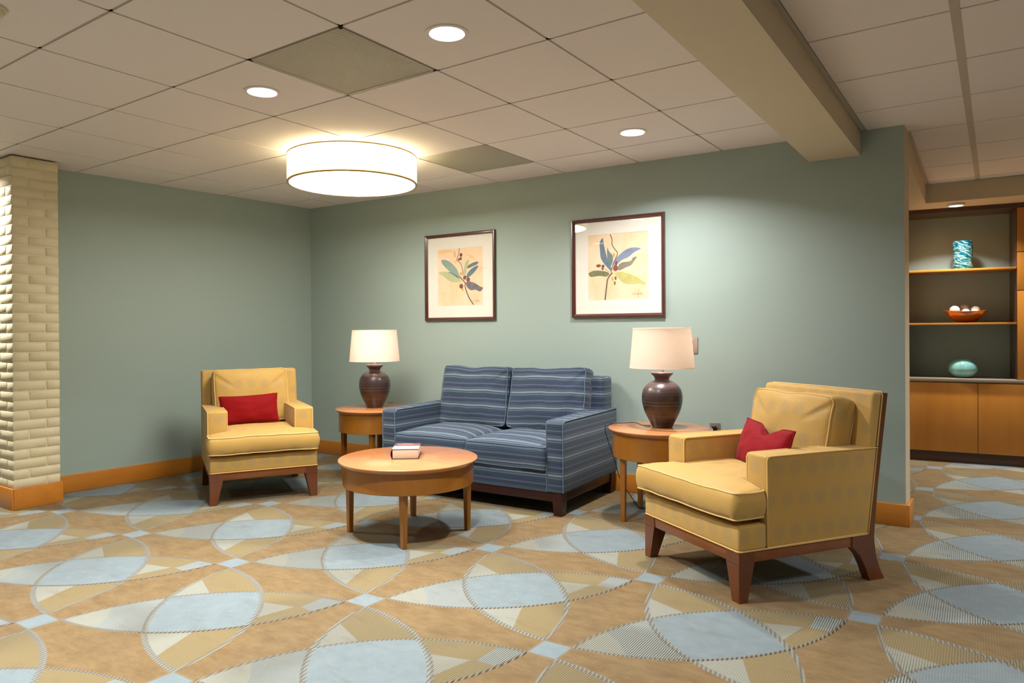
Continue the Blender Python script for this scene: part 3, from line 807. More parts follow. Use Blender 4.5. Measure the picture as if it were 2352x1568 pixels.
    c = cushion(out, 0.118, 0.032, 0.013, zf, seed, 0.006, centre=(0, 0.10))
    put_cushion('seat_cushion', t, M_yellow, M_piping_y, c, TR @ Matrix.Translation((cdx, 0, 0.356 + cdz)) @ Matrix.Rotation(crot, 4, 'Z'), 0.0038)
    # loose back cushion, leaning
    w2 = bw2
    out = densify(rounded([(-w2, 0), (w2, 0), (w2 + 0.003, hh), (-w2 - 0.003, hh)], 0.035, 5), 0.028)
    zf = lambda x, y: sq(x, w2 * 1.05) * sq(y - hh / 2, hh / 2 * 1.05)
    def fold(p):
        # pinched creases by the upper corners
        for cx in (-w2, w2):
            d = Vector((p.x - cx * 0.80, p.y - hh * 0.80)); s1 = (d.x * (0.6 if cx > 0 else -0.6) - d.y * 0.8)
            along = (d.x * (0.8 if cx > 0 else -0.8) + d.y * 0.6)
            if abs(along) < 0.11 and p.z > 0.09: p = p + Vector((0, 0, -0.010 * math.exp(-(s1 / 0.012) ** 2) * (1 - (along / 0.11) ** 2)))
        if p.y > hh * 0.9: p = p + Vector((0, -0.010 * math.exp(-((p.x + 0.02) / 0.07) ** 2), 0))
        return p
    c = cushion(out, 0.150, 0.040, 0.016, zf, seed + 5, 0.007, smode='y', fold=fold, rings=12)
    mt = TR @ Matrix.Translation((bdx, 0.735, 0.480)) @ Matrix.Rotation(R(90 - 11), 4, 'X')
    put_cushion('back_cushion', t, M_yellow, M_piping_y, c, mt, 0.0038)
    return t
armchair('ochre yellow armchair with red pillow by the left wall', (-1.51181 - math.sin(R(61.2)) * 0.42, 1.20626 + math.cos(R(61.2)) * 0.42, 0), R(61.2), 1.0, hh=0.408, bw2=0.272, bdx=-0.012)
armchair('ochre yellow armchair with red pillow in the right foreground', (1.53085 + math.sin(R(33.5)) * 0.42, 1.3726 + math.cos(R(33.5)) * 0.42, 0), R(-33.5), 2.0, R(1.4), -0.006, 0.010, hh=0.376)

def pillow(label, chair_o, rz, lc, w2, h2, yaw, lean, roll, mat, seed, dent=0.0):
    """knife-edge lumbar pillow; lc = local centre in chair frame"""
    b = bmesh.new(); n, m_ = 30, 18; th = 0.050
    top, bot = {}, {}
    edge = []
    for i in range(n + 1):
        for j in range(m_ + 1):
            u, v = -1 + 2 * i / n, -1 + 2 * j / m_
            pinch = 1 - 0.07 * (1 - abs(v)) * abs(u) ** 6 if False else 1
            x = w2 * u * (1 - 0.05 * (1 - v * v)); z = h2 * v * (1 - 0.07 * (1 - u * u))
            tt = th * (max(0, 1 - u * u) ** 0.42) * (max(0, 1 - v * v) ** 0.42) + 0.002
            wv = noise.noise(Vector((u * 2.2 + seed, v * 2.2, 0))) * 0.007 + noise.noise(Vector((u * 6 + seed, v * 5, 3))) * 0.003
            z -= dent * math.exp(-((u - 0.1) / 0.28) ** 2) * max(0, v) ** 1.5
            crease = 0.012 * math.exp(-((u * 0.5 + v * 0.4 - 0.18) / 0.07) ** 2) * max(0, v) * (1 if dent else 0)
            top[i, j] = b.verts.new((x, -(tt + wv * min(1, tt / 0.02)) + crease, z)); bot[i, j] = b.verts.new((x, tt * 0.9, z))
    for i in range(n):
        for j in range(m_):
            b.faces.new((top[i, j], top[i + 1, j], top[i + 1, j + 1], top[i, j + 1])); b.faces.new((bot[i, j], bot[i, j + 1], bot[i + 1, j + 1], bot[i + 1, j]))
    per = [(i, 0) for i in range(n)] + [(n, j) for j in range(m_)] + [(i, m_) for i in range(n, 0, -1)] + [(0, j) for j in range(m_, 0, -1)]
    for k in range(len(per)):
        a, c = per[k], per[(k + 1) % len(per)]; b.faces.new((top[a], bot[a], bot[c], top[c]))
    loop = [top[p].co.copy() for p in per]
    ex = Vector((math.cos(rz), math.sin(rz), 0)); ey = Vector((-math.sin(rz), math.cos(rz), 0))
    pos = Vector((*chair_o, 0)) + ex * lc[0] + ey * lc[1] + Vector((0, 0, lc[2]))
    base = thing('throw_pillow', label, 'pillow', pos, rz, 'red lumbar pillows on the armchairs')
    mt = Matrix.Rotation(yaw, 4, 'Z') @ Matrix.Rotation(-lean, 4, 'X') @ Matrix.Rotation(roll, 4, 'Y')
    bmesh.ops.transform(b, matrix=mt, verts=b.verts)
    obj('pillow_body', b, mat, base, angle=80)
    pb = new(); tube(pb, [mt @ (p + Vector((0, 0.002, 0))) for p in loop], 0.0045, 6, True); obj('piping', pb, mat, base)
pillow('crimson velvet lumbar pillow on the armchair by the left wall', (-1.51181, 1.20626), R(61.2), (-0.05, 0.475, 0.612), 0.214, 0.112, R(-4), R(16), R(-2), M_red, 1.0)
pillow('crimson chenille lumbar pillow, dented on top, on the right foreground armchair', (1.53085, 1.3726), R(-33.5), (0.018, 0.452, 0.608), 0.238, 0.120, R(-14), R(18), R(1), M_red2, 4.0, dent=0.055)

# ------------------------------------------------------------------ sofa
def sofa():
    rz = R(2.5); ex = Vector((math.cos(rz), math.sin(rz), 0)); ey = Vector((-math.sin(rz), math.cos(rz), 0))
    A = Vector((0.466, 1.98, 0)); org = A + ex * (-0.745) + ey * 0.43
    t = thing('loveseat', 'blue striped two-seat sofa on dark wood base', 'sofa', org, rz)
    W = 0.765; Y = -0.43; TR = Matrix.Translation((0, Y, 0))
    def part(name, bm, mat, uv=False, par=t, **k):
        bmesh.ops.transform(bm, matrix=TR, verts=bm.verts); return obj(name, bm, mat, par, uv=uv, **k)
    D = 0.88; B0 = 0.150
    for sx in (-1, 1):
        for fy in (0.012, D - 0.085):
            b = new()
            def fn(c, sx=sx, fy=fy):
                return c
            x1 = W - 0.012; x0 = x1 - 0.07
            pol = [(sx * x0, fy), (sx * x1, fy), (sx * x1, fy + 0.07), (sx * x0, fy + 0.07)]
            if sx < 0: pol = pol[::-1]
            bx = bmesh.new(); bmesh.ops.create_cube(bx, size=1)
            for v in bx.verts:
                k = 0.82 if v.co.z < 0 else 1.0
                v.co = Vector((sx * (x0 + x1) / 2 + v.co.x * 0.07 * k, fy + 0.035 + v.co.y * 0.07 * k, 0.0 if v.co.z < 0 else 0.095))
            merge(b, bx)
            box(b, min(sx * x0, sx * x1), max(sx * x0, sx * x1), fy, fy + 0.07, 0.094, B0 - 0.001)
            part('leg', b, M_darkmah)
    for a in ((-W + 0.05, W - 0.05, 0.016, 0.046), (-W + 0.05, W - 0.05, D - 0.05, D - 0.02)):
        b = new(); box(b, *a, 0.092, B0 - 0.001, 0.001); part('base_rail', b, M_darkmah)
    for s in (-1, 1):
        b = new(); box(b, min(s * (W - .046), s * (W - .016)), max(s * (W - .046), s * (W - .016)), 0.08, D - 0.08, 0.092, B0 - 0.001, 0.001); part('base_rail', b, M_darkmah)
    b = new(); box(b, -W + 0.11, W - 0.11, 0.008, D - 0.1, B0, 0.295, 0.008, 2); part('seat_deck', b, M_stripe, True)
    for s in (-1, 1):
        b = new(); x0, x1 = (W - 0.122, W + 0.003) if s > 0 else (-W - 0.003, -W + 0.122)
        def fn(c): return (c.x, c.y, c.z + (0.008 if c.z > 0.5 and c.y > 0.5 else 0))
        box(b, x0, x1, 0.0, D, B0, 0.618, 0.020, 4, fn=fn)
        arm = part('armrest', b, M_stripe, True)
        pb = new()
        for x in (s * (W + 0.001), s * (W - 0.120)):
            l = [(x, 0.003, B0 + 0.01), (x, 0.002, 0.585), (x, 0.008, 0.606), (x, 0.03, 0.616), (x, 0.4, 0.620), (x, D - .01, 0.624)]
            tube(pb, [(a, b_ + Y, c) for a, b_, c in l], 0.0035, 6)
        obj('piping', pb, M_piping_blue, arm)
    b = new(); box(b, -W + 0.035, W - 0.035, 0.72, D - 0.002, 0.28, 0.862, 0.022, 4, fn=lambda c: (c.x, c.y - (0.03 if (c.y < 0.8 and c.z < .5) else 0), c.z))
    part('back_frame', b, M_stripe, True)
    # seat cushions
    sw = 0.318
    for k, cxx in enumerate((-0.3225, 0.3225)):
        out = densify(rounded([(-sw, -0.004), (sw - (0.012 if k == 0 else 0), -0.004), (sw - (0.012 if k == 0 else 0), 0.60), (-sw + (0.014 if k == 0 else 0), 0.60)], 0.022, 4), 0.03)
        zf = lambda x, y: sq(x, sw * 1.04) * sq(y - 0.3, 0.33)
        c = cushion(out, 0.145, 0.050, 0.010, zf, 11 + k * 3, 0.005)
        put_cushion('seat_cushion', t, M_stripe, M_piping_blue, c, TR @ Matrix.Translation((cxx, 0.014 if k == 0 else -0.010, 0.298)) @ Matrix.Rotation(R(2.6 if k == 0 else 0), 4, 'Z'), 0.0032)
    bwid = (0.312, 0.312); hh = 0.455
    for k, cxx in enumerate((-0.335, 0.325)):
        w2 = bwid[k]
        out = densify(rounded([(-w2 - .012, 0), (w2, 0), (w2 - 0.004, hh), (-w2 + (0.012 if k == 0 else 0), hh)], 0.03, 5), 0.028)
        zf = lambda x, y: sq(x, w2 * 1.06) * sq(y - hh / 2, hh / 2 * 1.06)
        def fold(p, w2=w2, k=k):
            cx = w2
            for (fx, fy, amp, ln) in ((0.86, 0.84, 0.012, 0.12), (0.78, 0.50, 0.008, 0.10), (0.70, 0.30, 0.012, 0.16)) if k else ((0.86, 0.86, 0.010, 0.10), (0.88, 0.66, 0.007, 0.08), (0.85, 0.5, 0.006, 0.08)):
                d = Vector((p.x - w2 * fx, p.y - hh * fy)); s1 = d.x * 0.62 - d.y * 0.78; al = d.x * 0.78 + d.y * 0.62
                if abs(al) < ln and p.z > 0.08: p = p + Vector((0, 0, -amp * math.exp(-(s1 / 0.013) ** 2) * (1 - (al / ln) ** 2)))
            if p.y > hh * 0.88: p = p + Vector((0, -0.012 * math.exp(-((p.x + 0.02) / 0.10) ** 2), 0))
            return p
        c = cushion(out, 0.135, 0.034, 0.010, zf, 21 + k * 7, 0.008, smode='y', fold=fold, rings=12)
        lean = 8 if k == 0 else 12
        mt = TR @ Matrix.Translation((cxx, 0.685, 0.452)) @ Matrix.Rotation(R(90 - lean), 4, 'X') @ Matrix.Rotation(R(1.5 if k else 0), 4, 'Z')
        put_cushion('back_cushion', t, M_stripe, M_piping_blue, c, mt, 0.0034)
    return t
sofa()

# ------------------------------------------------------------------ round tables
def round_table(name, label, cat, x, y, rz, zt, r, ra, za, leg_off, ltop, lbot, lrot):
    t = thing(name, label, cat, (x, y, 0), rz)
    bm = new(); lathe(bm, [(0, zt), (r - 0.006, zt), (r - 0.001, zt - 0.002), (r, zt - 0.006), (r - 0.003, zt - 0.012), (ra + 0.006, zt - 0.026), (0, zt - 0.026)], 96)
    obj('tabletop', bm, M_top_lit, t)
    bm = new(); lathe(bm, [(ra, zt - 0.0255), (ra, za + 0.002), (ra - 0.002, za), (ra - 0.016, za), (ra - 0.018, za + .002), (ra - 0.018, zt - 0.0255)], 96)
    obj('apron', bm, M_table, t)
    for k in range(4):
        a = lrot + PI / 4 + k * PI / 2
        b = new(); bx = bmesh.new(); bmesh.ops.create_cube(bx, size=1)
        for v in bx.verts:
            s = ltop if v.co.z > 0 else lbot
            v.co = Vector((v.co.x * s, v.co.y * s, (zt - 0.028) if v.co.z > 0 else 0.0))
        bmesh.ops.bevel(bx, geom=[e for e in bx.edges], offset=0.002, segments=1, affect='EDGES')
        merge(b, bx, mtx=Matrix.Rotation(0, 4, 'Z'))
        o = obj('leg', b, M_table, t); o.location = (leg_off * math.cos(a), leg_off * math.sin(a), 0)
    return t
round_table('coffee_table', 'low round honey wood coffee table in front of the sofa', 'coffee table', -0.142, 1.212, R(-7.4), 0.447, 0.418, 0.392, 0.300, 0.353, 0.042, 0.028, 0)
round_table('side_table', 'round honey wood side table left of the sofa, carrying a lamp', 'side table', -1.405, 2.21, R(-7.0), 0.580, 0.327, 0.300, 0.400, 0.262, 0.042, 0.028, 0)
round_table('side_table', 'round honey wood side table between the sofa and the right armchair', 'side table', 1.000, 2.335, R(7.2), 0.580, 0.327, 0.300, 0.400, 0.262, 0.042, 0.028, 0)

# ------------------------------------------------------------------ table lamps
def table_lamp(label, x, y, rz):
    z0 = 0.5805
    t = thing('table_lamp', label, 'lamp', (x, y, z0), rz, 'table lamps beside the sofa')
    prof = [(0, 0), (0.062, 0), (0.066, 0.004), (0.075, 0.025), (0.094, 0.062), (0.113, 0.105), (0.125, 0.150), (0.1285, 0.185), (0.125, 0.222), (0.112, 0.255), (0.088, 0.280), (0.062, 0.294), (0.048, 0.301), (0.0455, 0.308),
            (0.047, 0.316), (0.055, 0.328), (0.066, 0.338), (0.0695, 0.345), (0.068, 0.351), (0.060, 0.354), (0.0, 0.355)]
    prof = [(max(0, p[0]), p[1]) for p in prof]
    bm = new(); sm = smooth_path([(p[0], p[1], 0) for p in prof[1:-1]], 4); lathe(bm, [(0, 0)] + [(p.x, p.y) for p in sm] + [(0, 0.355)], 64); obj('lamp_base', bm, M_lamp, t, angle=50)
    bm = new(); lathe(bm, [(0, 0.354), (0.0125, 0.354), (0.0125, 0.372), (0.010, 0.374), (0.010, 0.392), (0.013, 0.394), (0.013, 0.44), (0, 0.44)], 24); obj('lamp_neck', bm, M_brass, t)
    a, b_, rb, rt = 0.382, 0.636, 0.205, 0.182
    bm = new(); lathe(bm, [(rb, a), (rt, b_), (rt - 0.0016, b_), (rb - 0.0016, a), (rb, a)], 80); sh = obj('lamp_shade', bm, M_shade, t)
    for r_, z in ((rb, a), (rt, b_)):
        bm = new(); tube(bm, [(r_ * math.cos(2 * PI * k / 80), r_ * math.sin(2 * PI * k / 80), z) for k in range(80)], 0.0022, 6, True); obj('shade_rim', bm, M_shade, sh)
    bm = new(); tube(bm, [(rt - .002, 0, b_ - 0.02), (0.0, 0, b_ - 0.03), (-rt + .002, 0, b_ - 0.02)], 0.0015, 6); tube(bm, [(0, rt - .002, b_ - 0.02), (0, 0, b_ - 0.03), (0, -rt + .002, b_ - 0.02)], 0.0015, 6); obj('shade_spider', bm, M_brass, sh)
    bm = new(); lathe(bm, [(0, 0.44), (0.014, 0.445), (0.028, 0.475), (0.030, 0.500), (0.022, 0.525), (0, 0.535)], 24); obj('bulb', bm, M_bulb, t)
    ld = bpy.data.lights.new('table_bulb', 'POINT'); ld.energy = P_TABLE; ld.color = C_TABLE; ld.shadow_soft_size = 0.032
    lo = link(bpy.data.objects.new('table_bulb', ld)); lo.parent = t; lo.location = (0, 0, 0.505)
    bpy.context.view_layer.update()
    return t
table_lamp('brown ceramic table lamp with cream shade on the left side table', -1.432, 2.225, 0)
table_lamp('brown ceramic table lamp with pinkish shade on the right side table', 1.003, 2.367, R(70))

# outlets, plugs, cords, wall plates
def on_wall(u, z, off=0.0): return bw(u, z, off)
def wall_thing(name, label, cat, u, z, group=None):
    t = thing(name, label, cat, bw(u, z, 0.0005), math.atan2(BD.y, BD.x), group); return t
def outlet(label, u, z):
    t = wall_thing('wall_outlet', label, 'outlet', u, z, 'steel outlets behind the side tables')
    bm = new(); box(bm, -0.036, 0.036, -0.006, 0, -0.058, 0.058, 0.003, 2); obj('cover_plate', bm, M_plastic, t)
    for s in (-1, 1):
        bm = new(); lathe(bm, [(0, 0.0), (0.0155, 0.0), (0.0165, -0.002), (0.0165, -0.003), (0, -0.003)], 24, mtx=Matrix.Translation((0, -0.009, s * 0.020)) @ Matrix.Rotation(R(-90), 4, 'X')); obj('socket', bm, M_black, t)
    bm = new(); lathe(bm, [(0, 0), (0.003, 0), (0.003, -0.001), (0, -0.0015)], 12, mtx=Matrix.Translation((0, -0.0065, 0)) @ Matrix.Rotation(R(-90), 4, 'X')); obj('screw', bm, M_brass, t)
    bm = new(); box(bm, -0.013, 0.013, -0.036, -0.009, -0.012, 0.016, 0.005, 2); tube(bm, [(0, -0.03, 0), (0, -0.045, -0.004), (0.0, -0.052, -0.018)], 0.005, 8)
    return t
UO = 1.163
outlet('steel wall outlet with a black plug, right of the right side table', UO, 0.500)
outlet('steel wall outlet just above the left side table behind the lamp', -1.815, 0.500)
def cord(label, pts, plug=None, k=8):
    bm = new(); tube(bm, smooth_path(pts, k), 0.0028, 6)
    if plug is not None:
        t = thing('lamp_cord', label, 'cord', pts[0]); iv = Matrix.Translation(-Vector(pts[0]))
        bmesh.ops.transform(bm, matrix=iv, verts=bm.verts); obj('cable', bm, M_black, t)
        p = Vector(plug) - Vector(pts[0]); b = new(); box(b, -0.013, 0.013, -0.016, 0.016, -0.012, 0.016, 0.005, 2, mtx=Matrix.Translation(p)); obj('plug', b, M_black, t)
        return t
pu = bw(UO, 0.521, 0.027)
TZ = 0.5835
cord('black lamp cord from the right lamp over the table edge to the floor', [(0.935, 2.345, TZ), (0.88, 2.33, TZ + .004), (0.82, 2.36, TZ + 0.012), (0.75, 2.36, TZ + 0.006), (0.690, 2.31, TZ + 0.004), (0.662, 2.262, TZ - 0.003), (0.651, 2.258, TZ - 0.04), (0.665, 2.28, 0.46), (0.705, 2.29, 0.34), (0.73, 2.33, 0.20), (0.765, 2.40, 0.10), (0.80, 2.46, 0.012), (0.86, 2.53, 0.004), (0.98, 2.66, 0.004), (1.08, 2.80, 0.004), (1.14, 2.86, 0.05), (1.160, 2.865, 0.25), (pu.x, 2.872, 0.44), (pu.x, pu.y - 0.012, 0.505), tuple(pu - Vector((0, 0.008, 0)))], plug=pu)
pl = bw(-1.815, 0.520, 0.027)
cord('black lamp cord behind the left lamp running to the outlet', [(-1.505, 2.262, TZ), (-1.53, 2.32, TZ), (-1.56, 2.40, TZ + .003), (-1.60, 2.452, TZ + 0.012), (-1.63, 2.50, TZ + 0.004), (-1.66, 2.55, 0.55), (-1.74, 2.66, 0.46), (-1.80, 2.74, 0.47), (pl.x, pl.y - 0.02, 0.505), tuple(pl)], plug=pl)
t = wall_thing('wall_plate', 'blank beige wall plate half hidden behind the right lampshade', 'wall plate', 0.988, 1.094)
bm = new(); box(bm, -0.058, 0.058, -0.006, 0, -0.058, 0.058, 0.0035, 2); obj('plate', bm, M_bplate, t)
for sx in (-0.023, 0.023):
    for sz in (-0.042, 0.042):
        bm = new(); lathe(bm, [(0, 0), (0.0035, 0), (0.003, -0.0015), (0, -0.002)], 12, mtx=Matrix.Translation((sx, -0.006, sz)) @ Matrix.Rotation(R(-90), 4, 'X')); obj('screw', bm, M_white, t)

# ------------------------------------------------------------------ book
t = thing('book', 'thick paperback with pale cover lying on the coffee table', 'book', (-0.112, 1.150, 0.4472), R(37.3))
bw_, bd_, bh = 0.158, 0.236, 0.059
bm = new(); box(bm, -bw_ / 2 + 0.004, bw_ / 2 - 0.003, 0.002, bd_ - 0.003, 0.003, bh - 0.003, 0.001)
def pages_mat():
    t_ = NT('book_pages'); z = t_.sep(t_.obj())[2]; n = t_.noise(z, 900, 2, 0.5, '1D'); t_.bsdf(t_.mix(n, (0.72, 0.62, 0.48, 1), (0.60, 0.50, 0.38, 1)), 0.8); return t_.m
obj('pages', bm, pages_mat(), t)
def cover_mat():
    t_ = NT('printed_cover'); o = t_.sep(t_.obj()); x, y = o[0], o[1]
    n = t_.noise(t_.vec(x, y), 60, 3, 0.7)
    c = t_.ramp(t_.mul(y, 4.3), [(0.0, srgb(150, 120, 150)), (0.12, srgb(196, 190, 210)), (0.2, srgb(206, 208, 214)), (0.5, srgb(214, 216, 220)), (0.54, srgb(90, 82, 76)), (0.85, srgb(120, 100, 92)), (1.0, srgb(70, 60, 62))])
    c = t_.mix(t_.m_('MAXIMUM', t_.mul(t_.sub(n, 0.58), 3), 0), c, srgb(190, 120, 120))
    t_.bsdf(c, 0.3, 0, None, 0.5, coat=0.4); return t_.m
M_cov = cover_mat(); M_covedge = flat('cover_maroon', srgb(80, 28, 30), 0.4)
bm = new(); box(bm, -bw_ / 2, bw_ / 2, 0, bd_, bh - 0.003, bh, 0.0008); bm.normal_update()
for f in bm.faces:
    if f.normal.z < 0.9: f.material_index = 1
obj('front_cover', bm, [M_cov, M_covedge], t)
bm = new(); box(bm, -bw_ / 2, bw_ / 2 + 0.003, 0, bd_, 0, 0.003, 0.0008); obj('back_cover', bm, M_covedge, t)
bm = new()
N = 8; pr = [(-bw_ / 2 - 0.008 * math.sin(PI * k / N), bh * k / N) for k in range(N + 1)]
for k in range(N):
    a, b = pr[k], pr[k + 1]
    v = [bm.verts.new((a[0], 0, a[1])), bm.verts.new((b[0], 0, b[1])), bm.verts.new((b[0], bd_, b[1])), bm.verts.new((a[0], bd_, a[1])),
         bm.verts.new((a[0] + .003, 0, a[1])), bm.verts.new((b[0] + .003, 0, b[1])), bm.verts.new((b[0] + .003, bd_, b[1])), bm.verts.new((a[0] + .003, bd_, a[1]))]
    for q in ((0, 1, 2, 3), (7, 6, 5, 4), (0, 4, 5, 1), (3, 2, 6, 7)): bm.faces.new([v[i] for i in q])
bmesh.ops.remove_doubles(bm, verts=bm.verts, dist=1e-5); bmesh.ops.recalc_face_normals(bm, faces=bm.faces)
obj('spine', bm, M_covedge, t)
# blurred title print: two lines of short bars of lettering
bm = new(); rnd = random.Random(3)
for (yy, hgt, col, x0, x1) in ((0.165, 0.018, 0, -0.060, 0.066), (0.195, 0.014, 1, -0.062, 0.03), (0.070, 0.010, 2, -0.02, 0.05)):
    x = x0
    while x < x1:
        w0 = rnd.uniform(0.004, 0.009)
        box(bm, x, x + w0, yy - hgt / 2, yy + hgt / 2 - rnd.uniform(0, 0.006), bh, bh + 0.0004, mat=col); x += w0 + 0.003
obj('cover_lettering', bm, [flat('print_red', srgb(206, 90, 96), 0.4), flat('print_cream', srgb(226, 200, 196), 0.4), flat('print_plum', srgb(130, 100, 130), 0.4)], t)

# ------------------------------------------------------------------ pictures
def wc(name, a, b, sc=14):
    t_ = NT(name); v = t_.obj(); n = t_.noise(v, sc, 4, 0.65); n2 = t_.noise(v, sc * 3, 3)
    c = t_.mix(t_.m_('MINIMUM', t_.m_('MAXIMUM', t_.mul(t_.sub(n, 0.33), 2.8), 0), 1.0), a, b); c = t_.mix(t_.mul(n2, 0.2), c, srgb(235, 225, 205)); t_.bsdf(c, 0.85, 0, None, 0.1); return t_.m
M_mat = flat('ivory_mat_board', (0.90, 0.88, 0.82, 1), 0.9)
M_paper = wc('watercolour_ground', srgb(248, 230, 206), srgb(246, 206, 160), 5)
M_bluel = wc('paint_blue', srgb(72, 104, 140), srgb(96, 128, 150))
M_perw = wc('paint_periwinkle', srgb(112, 124, 172), srgb(130, 148, 178))
M_tealp = wc('paint_teal', srgb(120, 156, 156), srgb(148, 176, 164))
M_greenp = wc('paint_green', srgb(176, 188, 140), srgb(196, 200, 156))
M_olive = wc('paint_olive', srgb(104, 110, 70), srgb(130, 130, 88))
M_ygp = wc('paint_yellow_green', srgb(190, 188, 100), srgb(210, 204, 130))
M_purp = wc('paint_grey_purple', srgb(96, 92, 112), srgb(128, 126, 140))
M_gbr = wc('paint_grey_brown', srgb(116, 108, 100), srgb(140, 134, 120))
M_slate = wc('paint_slate', srgb(84, 110, 120), srgb(110, 134, 138))
M_berry = wc('paint_berry', srgb(110, 34, 40), srgb(140, 60, 56), 40)
M_yelp = wc('paint_amber', srgb(220, 160, 60), srgb(204, 170, 80), 40)
M_stem = wc('paint_stem', srgb(74, 58, 60), srgb(112, 84, 70), 40)
M_orng = wc('paint_orange_wash', srgb(244, 190, 130), srgb(246, 208, 160), 20)
M_ink = wc('signature_ink', srgb(150, 96, 70), srgb(170, 110, 80), 40)
ART_M = dict(blue=M_bluel, per=M_perw, teal=M_tealp, green=M_greenp, olive=M_olive, yg=M_ygp, purp=M_purp, gbr=M_gbr, slate=M_slate, berry=M_berry, yel=M_yelp, stem=M_stem, orng=M_orng, ink=M_ink)
def picture(label, u0, u1, z0, z1, win, shapes, strokes, blobs, sigs):
    t = wall_thing('framed_picture', label, 'picture', (u0 + u1) / 2, (z0 + z1) / 2, 'framed botanical watercolours above the sofa')
    cx, cz = (u0 + u1) / 2, (z0 + z1) / 2; w2, h2 = (u1 - u0) / 2, (z1 - z0) / 2; f = 0.027
    # moulding, mitred: each side a part
    prof = [(0, -0.004), (0, -0.020), (0.003, -0.026), (0.010, -0.027), (0.016, -0.023), (0.019, -0.018), (0.024, -0.016), (f, -0.013), (f, -0.004)]
    for k in range(4):
        b = bmesh.new(); L2, O2 = ((w2, h2) if k % 2 == 0 else (h2, w2)); rows = []
        for s in (-1, 1): rows.append([b.verts.new((s * (L2 - p[0]), p[1], -(O2 - p[0]))) for p in prof])
        n = len(prof)
        for i in range(n): b.faces.new((rows[0][i], rows[0][(i + 1) % n], rows[1][(i + 1) % n], rows[1][i]))
        b.faces.new(rows[0][::-1]); b.faces.new(rows[1]); bmesh.ops.recalc_face_normals(b, faces=b.faces)
        bmesh.ops.transform(b, matrix=Matrix.Rotation(-k * PI / 2, 4, 'Y'), verts=b.verts)
        obj('frame_moulding', b, M_frame, t, angle=25)
    bm = new(); box(bm, -w2 + 0.004, w2 - 0.004, -0.004, -0.0005, -h2 + 0.004, h2 - 0.004); obj('backing', bm, M_black, t)
    def P(p, off): return (p[0] - cx, -off, p[1] - cz)
    wu0, wu1, wz0, wz1 = win
    bm = new()   # mat board with window
    x0, x1, zz0, zz1 = -w2 + f - 0.004, w2 - f + 0.004, -h2 + f - 0.004, h2 - f + 0.004
    a0, a1, b0, b1 = wu0 - cx, wu1 - cx, wz0 - cz, wz1 - cz
    box(bm, x0, a0, -0.0065, -0.0045, zz0, zz1); box(bm, a1, x1, -0.0065, -0.0045, zz0, zz1); box(bm, a0, a1, -0.0065, -0.0045, zz0, b0); box(bm, a0, a1, -0.0065, -0.0045, b1, zz1)
    obj('mat_board', bm, M_mat, t)
    bm = new(); box(bm, a0 - 0.002, a1 + 0.002, -0.0046, -0.0041, b0 - 0.002, b1 + 0.002); pr = obj('paper', bm, M_paper, t)
    bm = new(); names = list(ART_M); off = 0.00468
    for m_, pts in shapes:
        if len(pts) > 4: pts = [(p.x, p.y) for p in smooth_path([(q[0], q[1], 0) for q in pts], 3, True)]
        pts = [(min(max(q[0], wu0), wu1), min(max(q[1], wz0), wz1)) for q in pts]
        vs = [bm.verts.new(P(p, off)) for p in pts]; fc = bm.faces.new(vs); fc.material_index = names.index(m_); off += 0.00002
    for m_, pts, wd in strokes + [('ink', s, 0.0022) for s in sigs]:
        pp = [Vector((q[0], q[1], 0)) for q in pts]
        pp = smooth_path(pp, 4)
        for i in range(len(pp) - 1):
            d = (pp[i + 1] - pp[i]); 
            if d.length < 1e-6: continue
            n_ = Vector((-d.y, d.x, 0)).normalized() * wd / 2
            q = [pp[i] + n_, pp[i] - n_, pp[i + 1] - n_, pp[i + 1] + n_]
            fc = bm.faces.new([bm.verts.new(P((c.x, c.y), off)) for c in q]); fc.material_index = names.index(m_)
        off += 0.00002
    for m_, (x, z), ra, rb in blobs:
        fc = bm.faces.new([bm.verts.new(P((x + ra * math.cos(2 * PI * k / 20), z + rb * math.sin(2 * PI * k / 20)), off)) for k in range(20)]); fc.material_index = names.index(m_); off += 0.00002
    bm.normal_update()
    for fc in bm.faces:
        if fc.normal.y > 0: fc.normal_flip()
    obj('painted_branch', bm, list(ART_M.values()), t)
    bm = new(); box(bm, x0, x1, -0.0125, -0.0105, zz0, zz1); obj('glass', bm, M_glass, t)
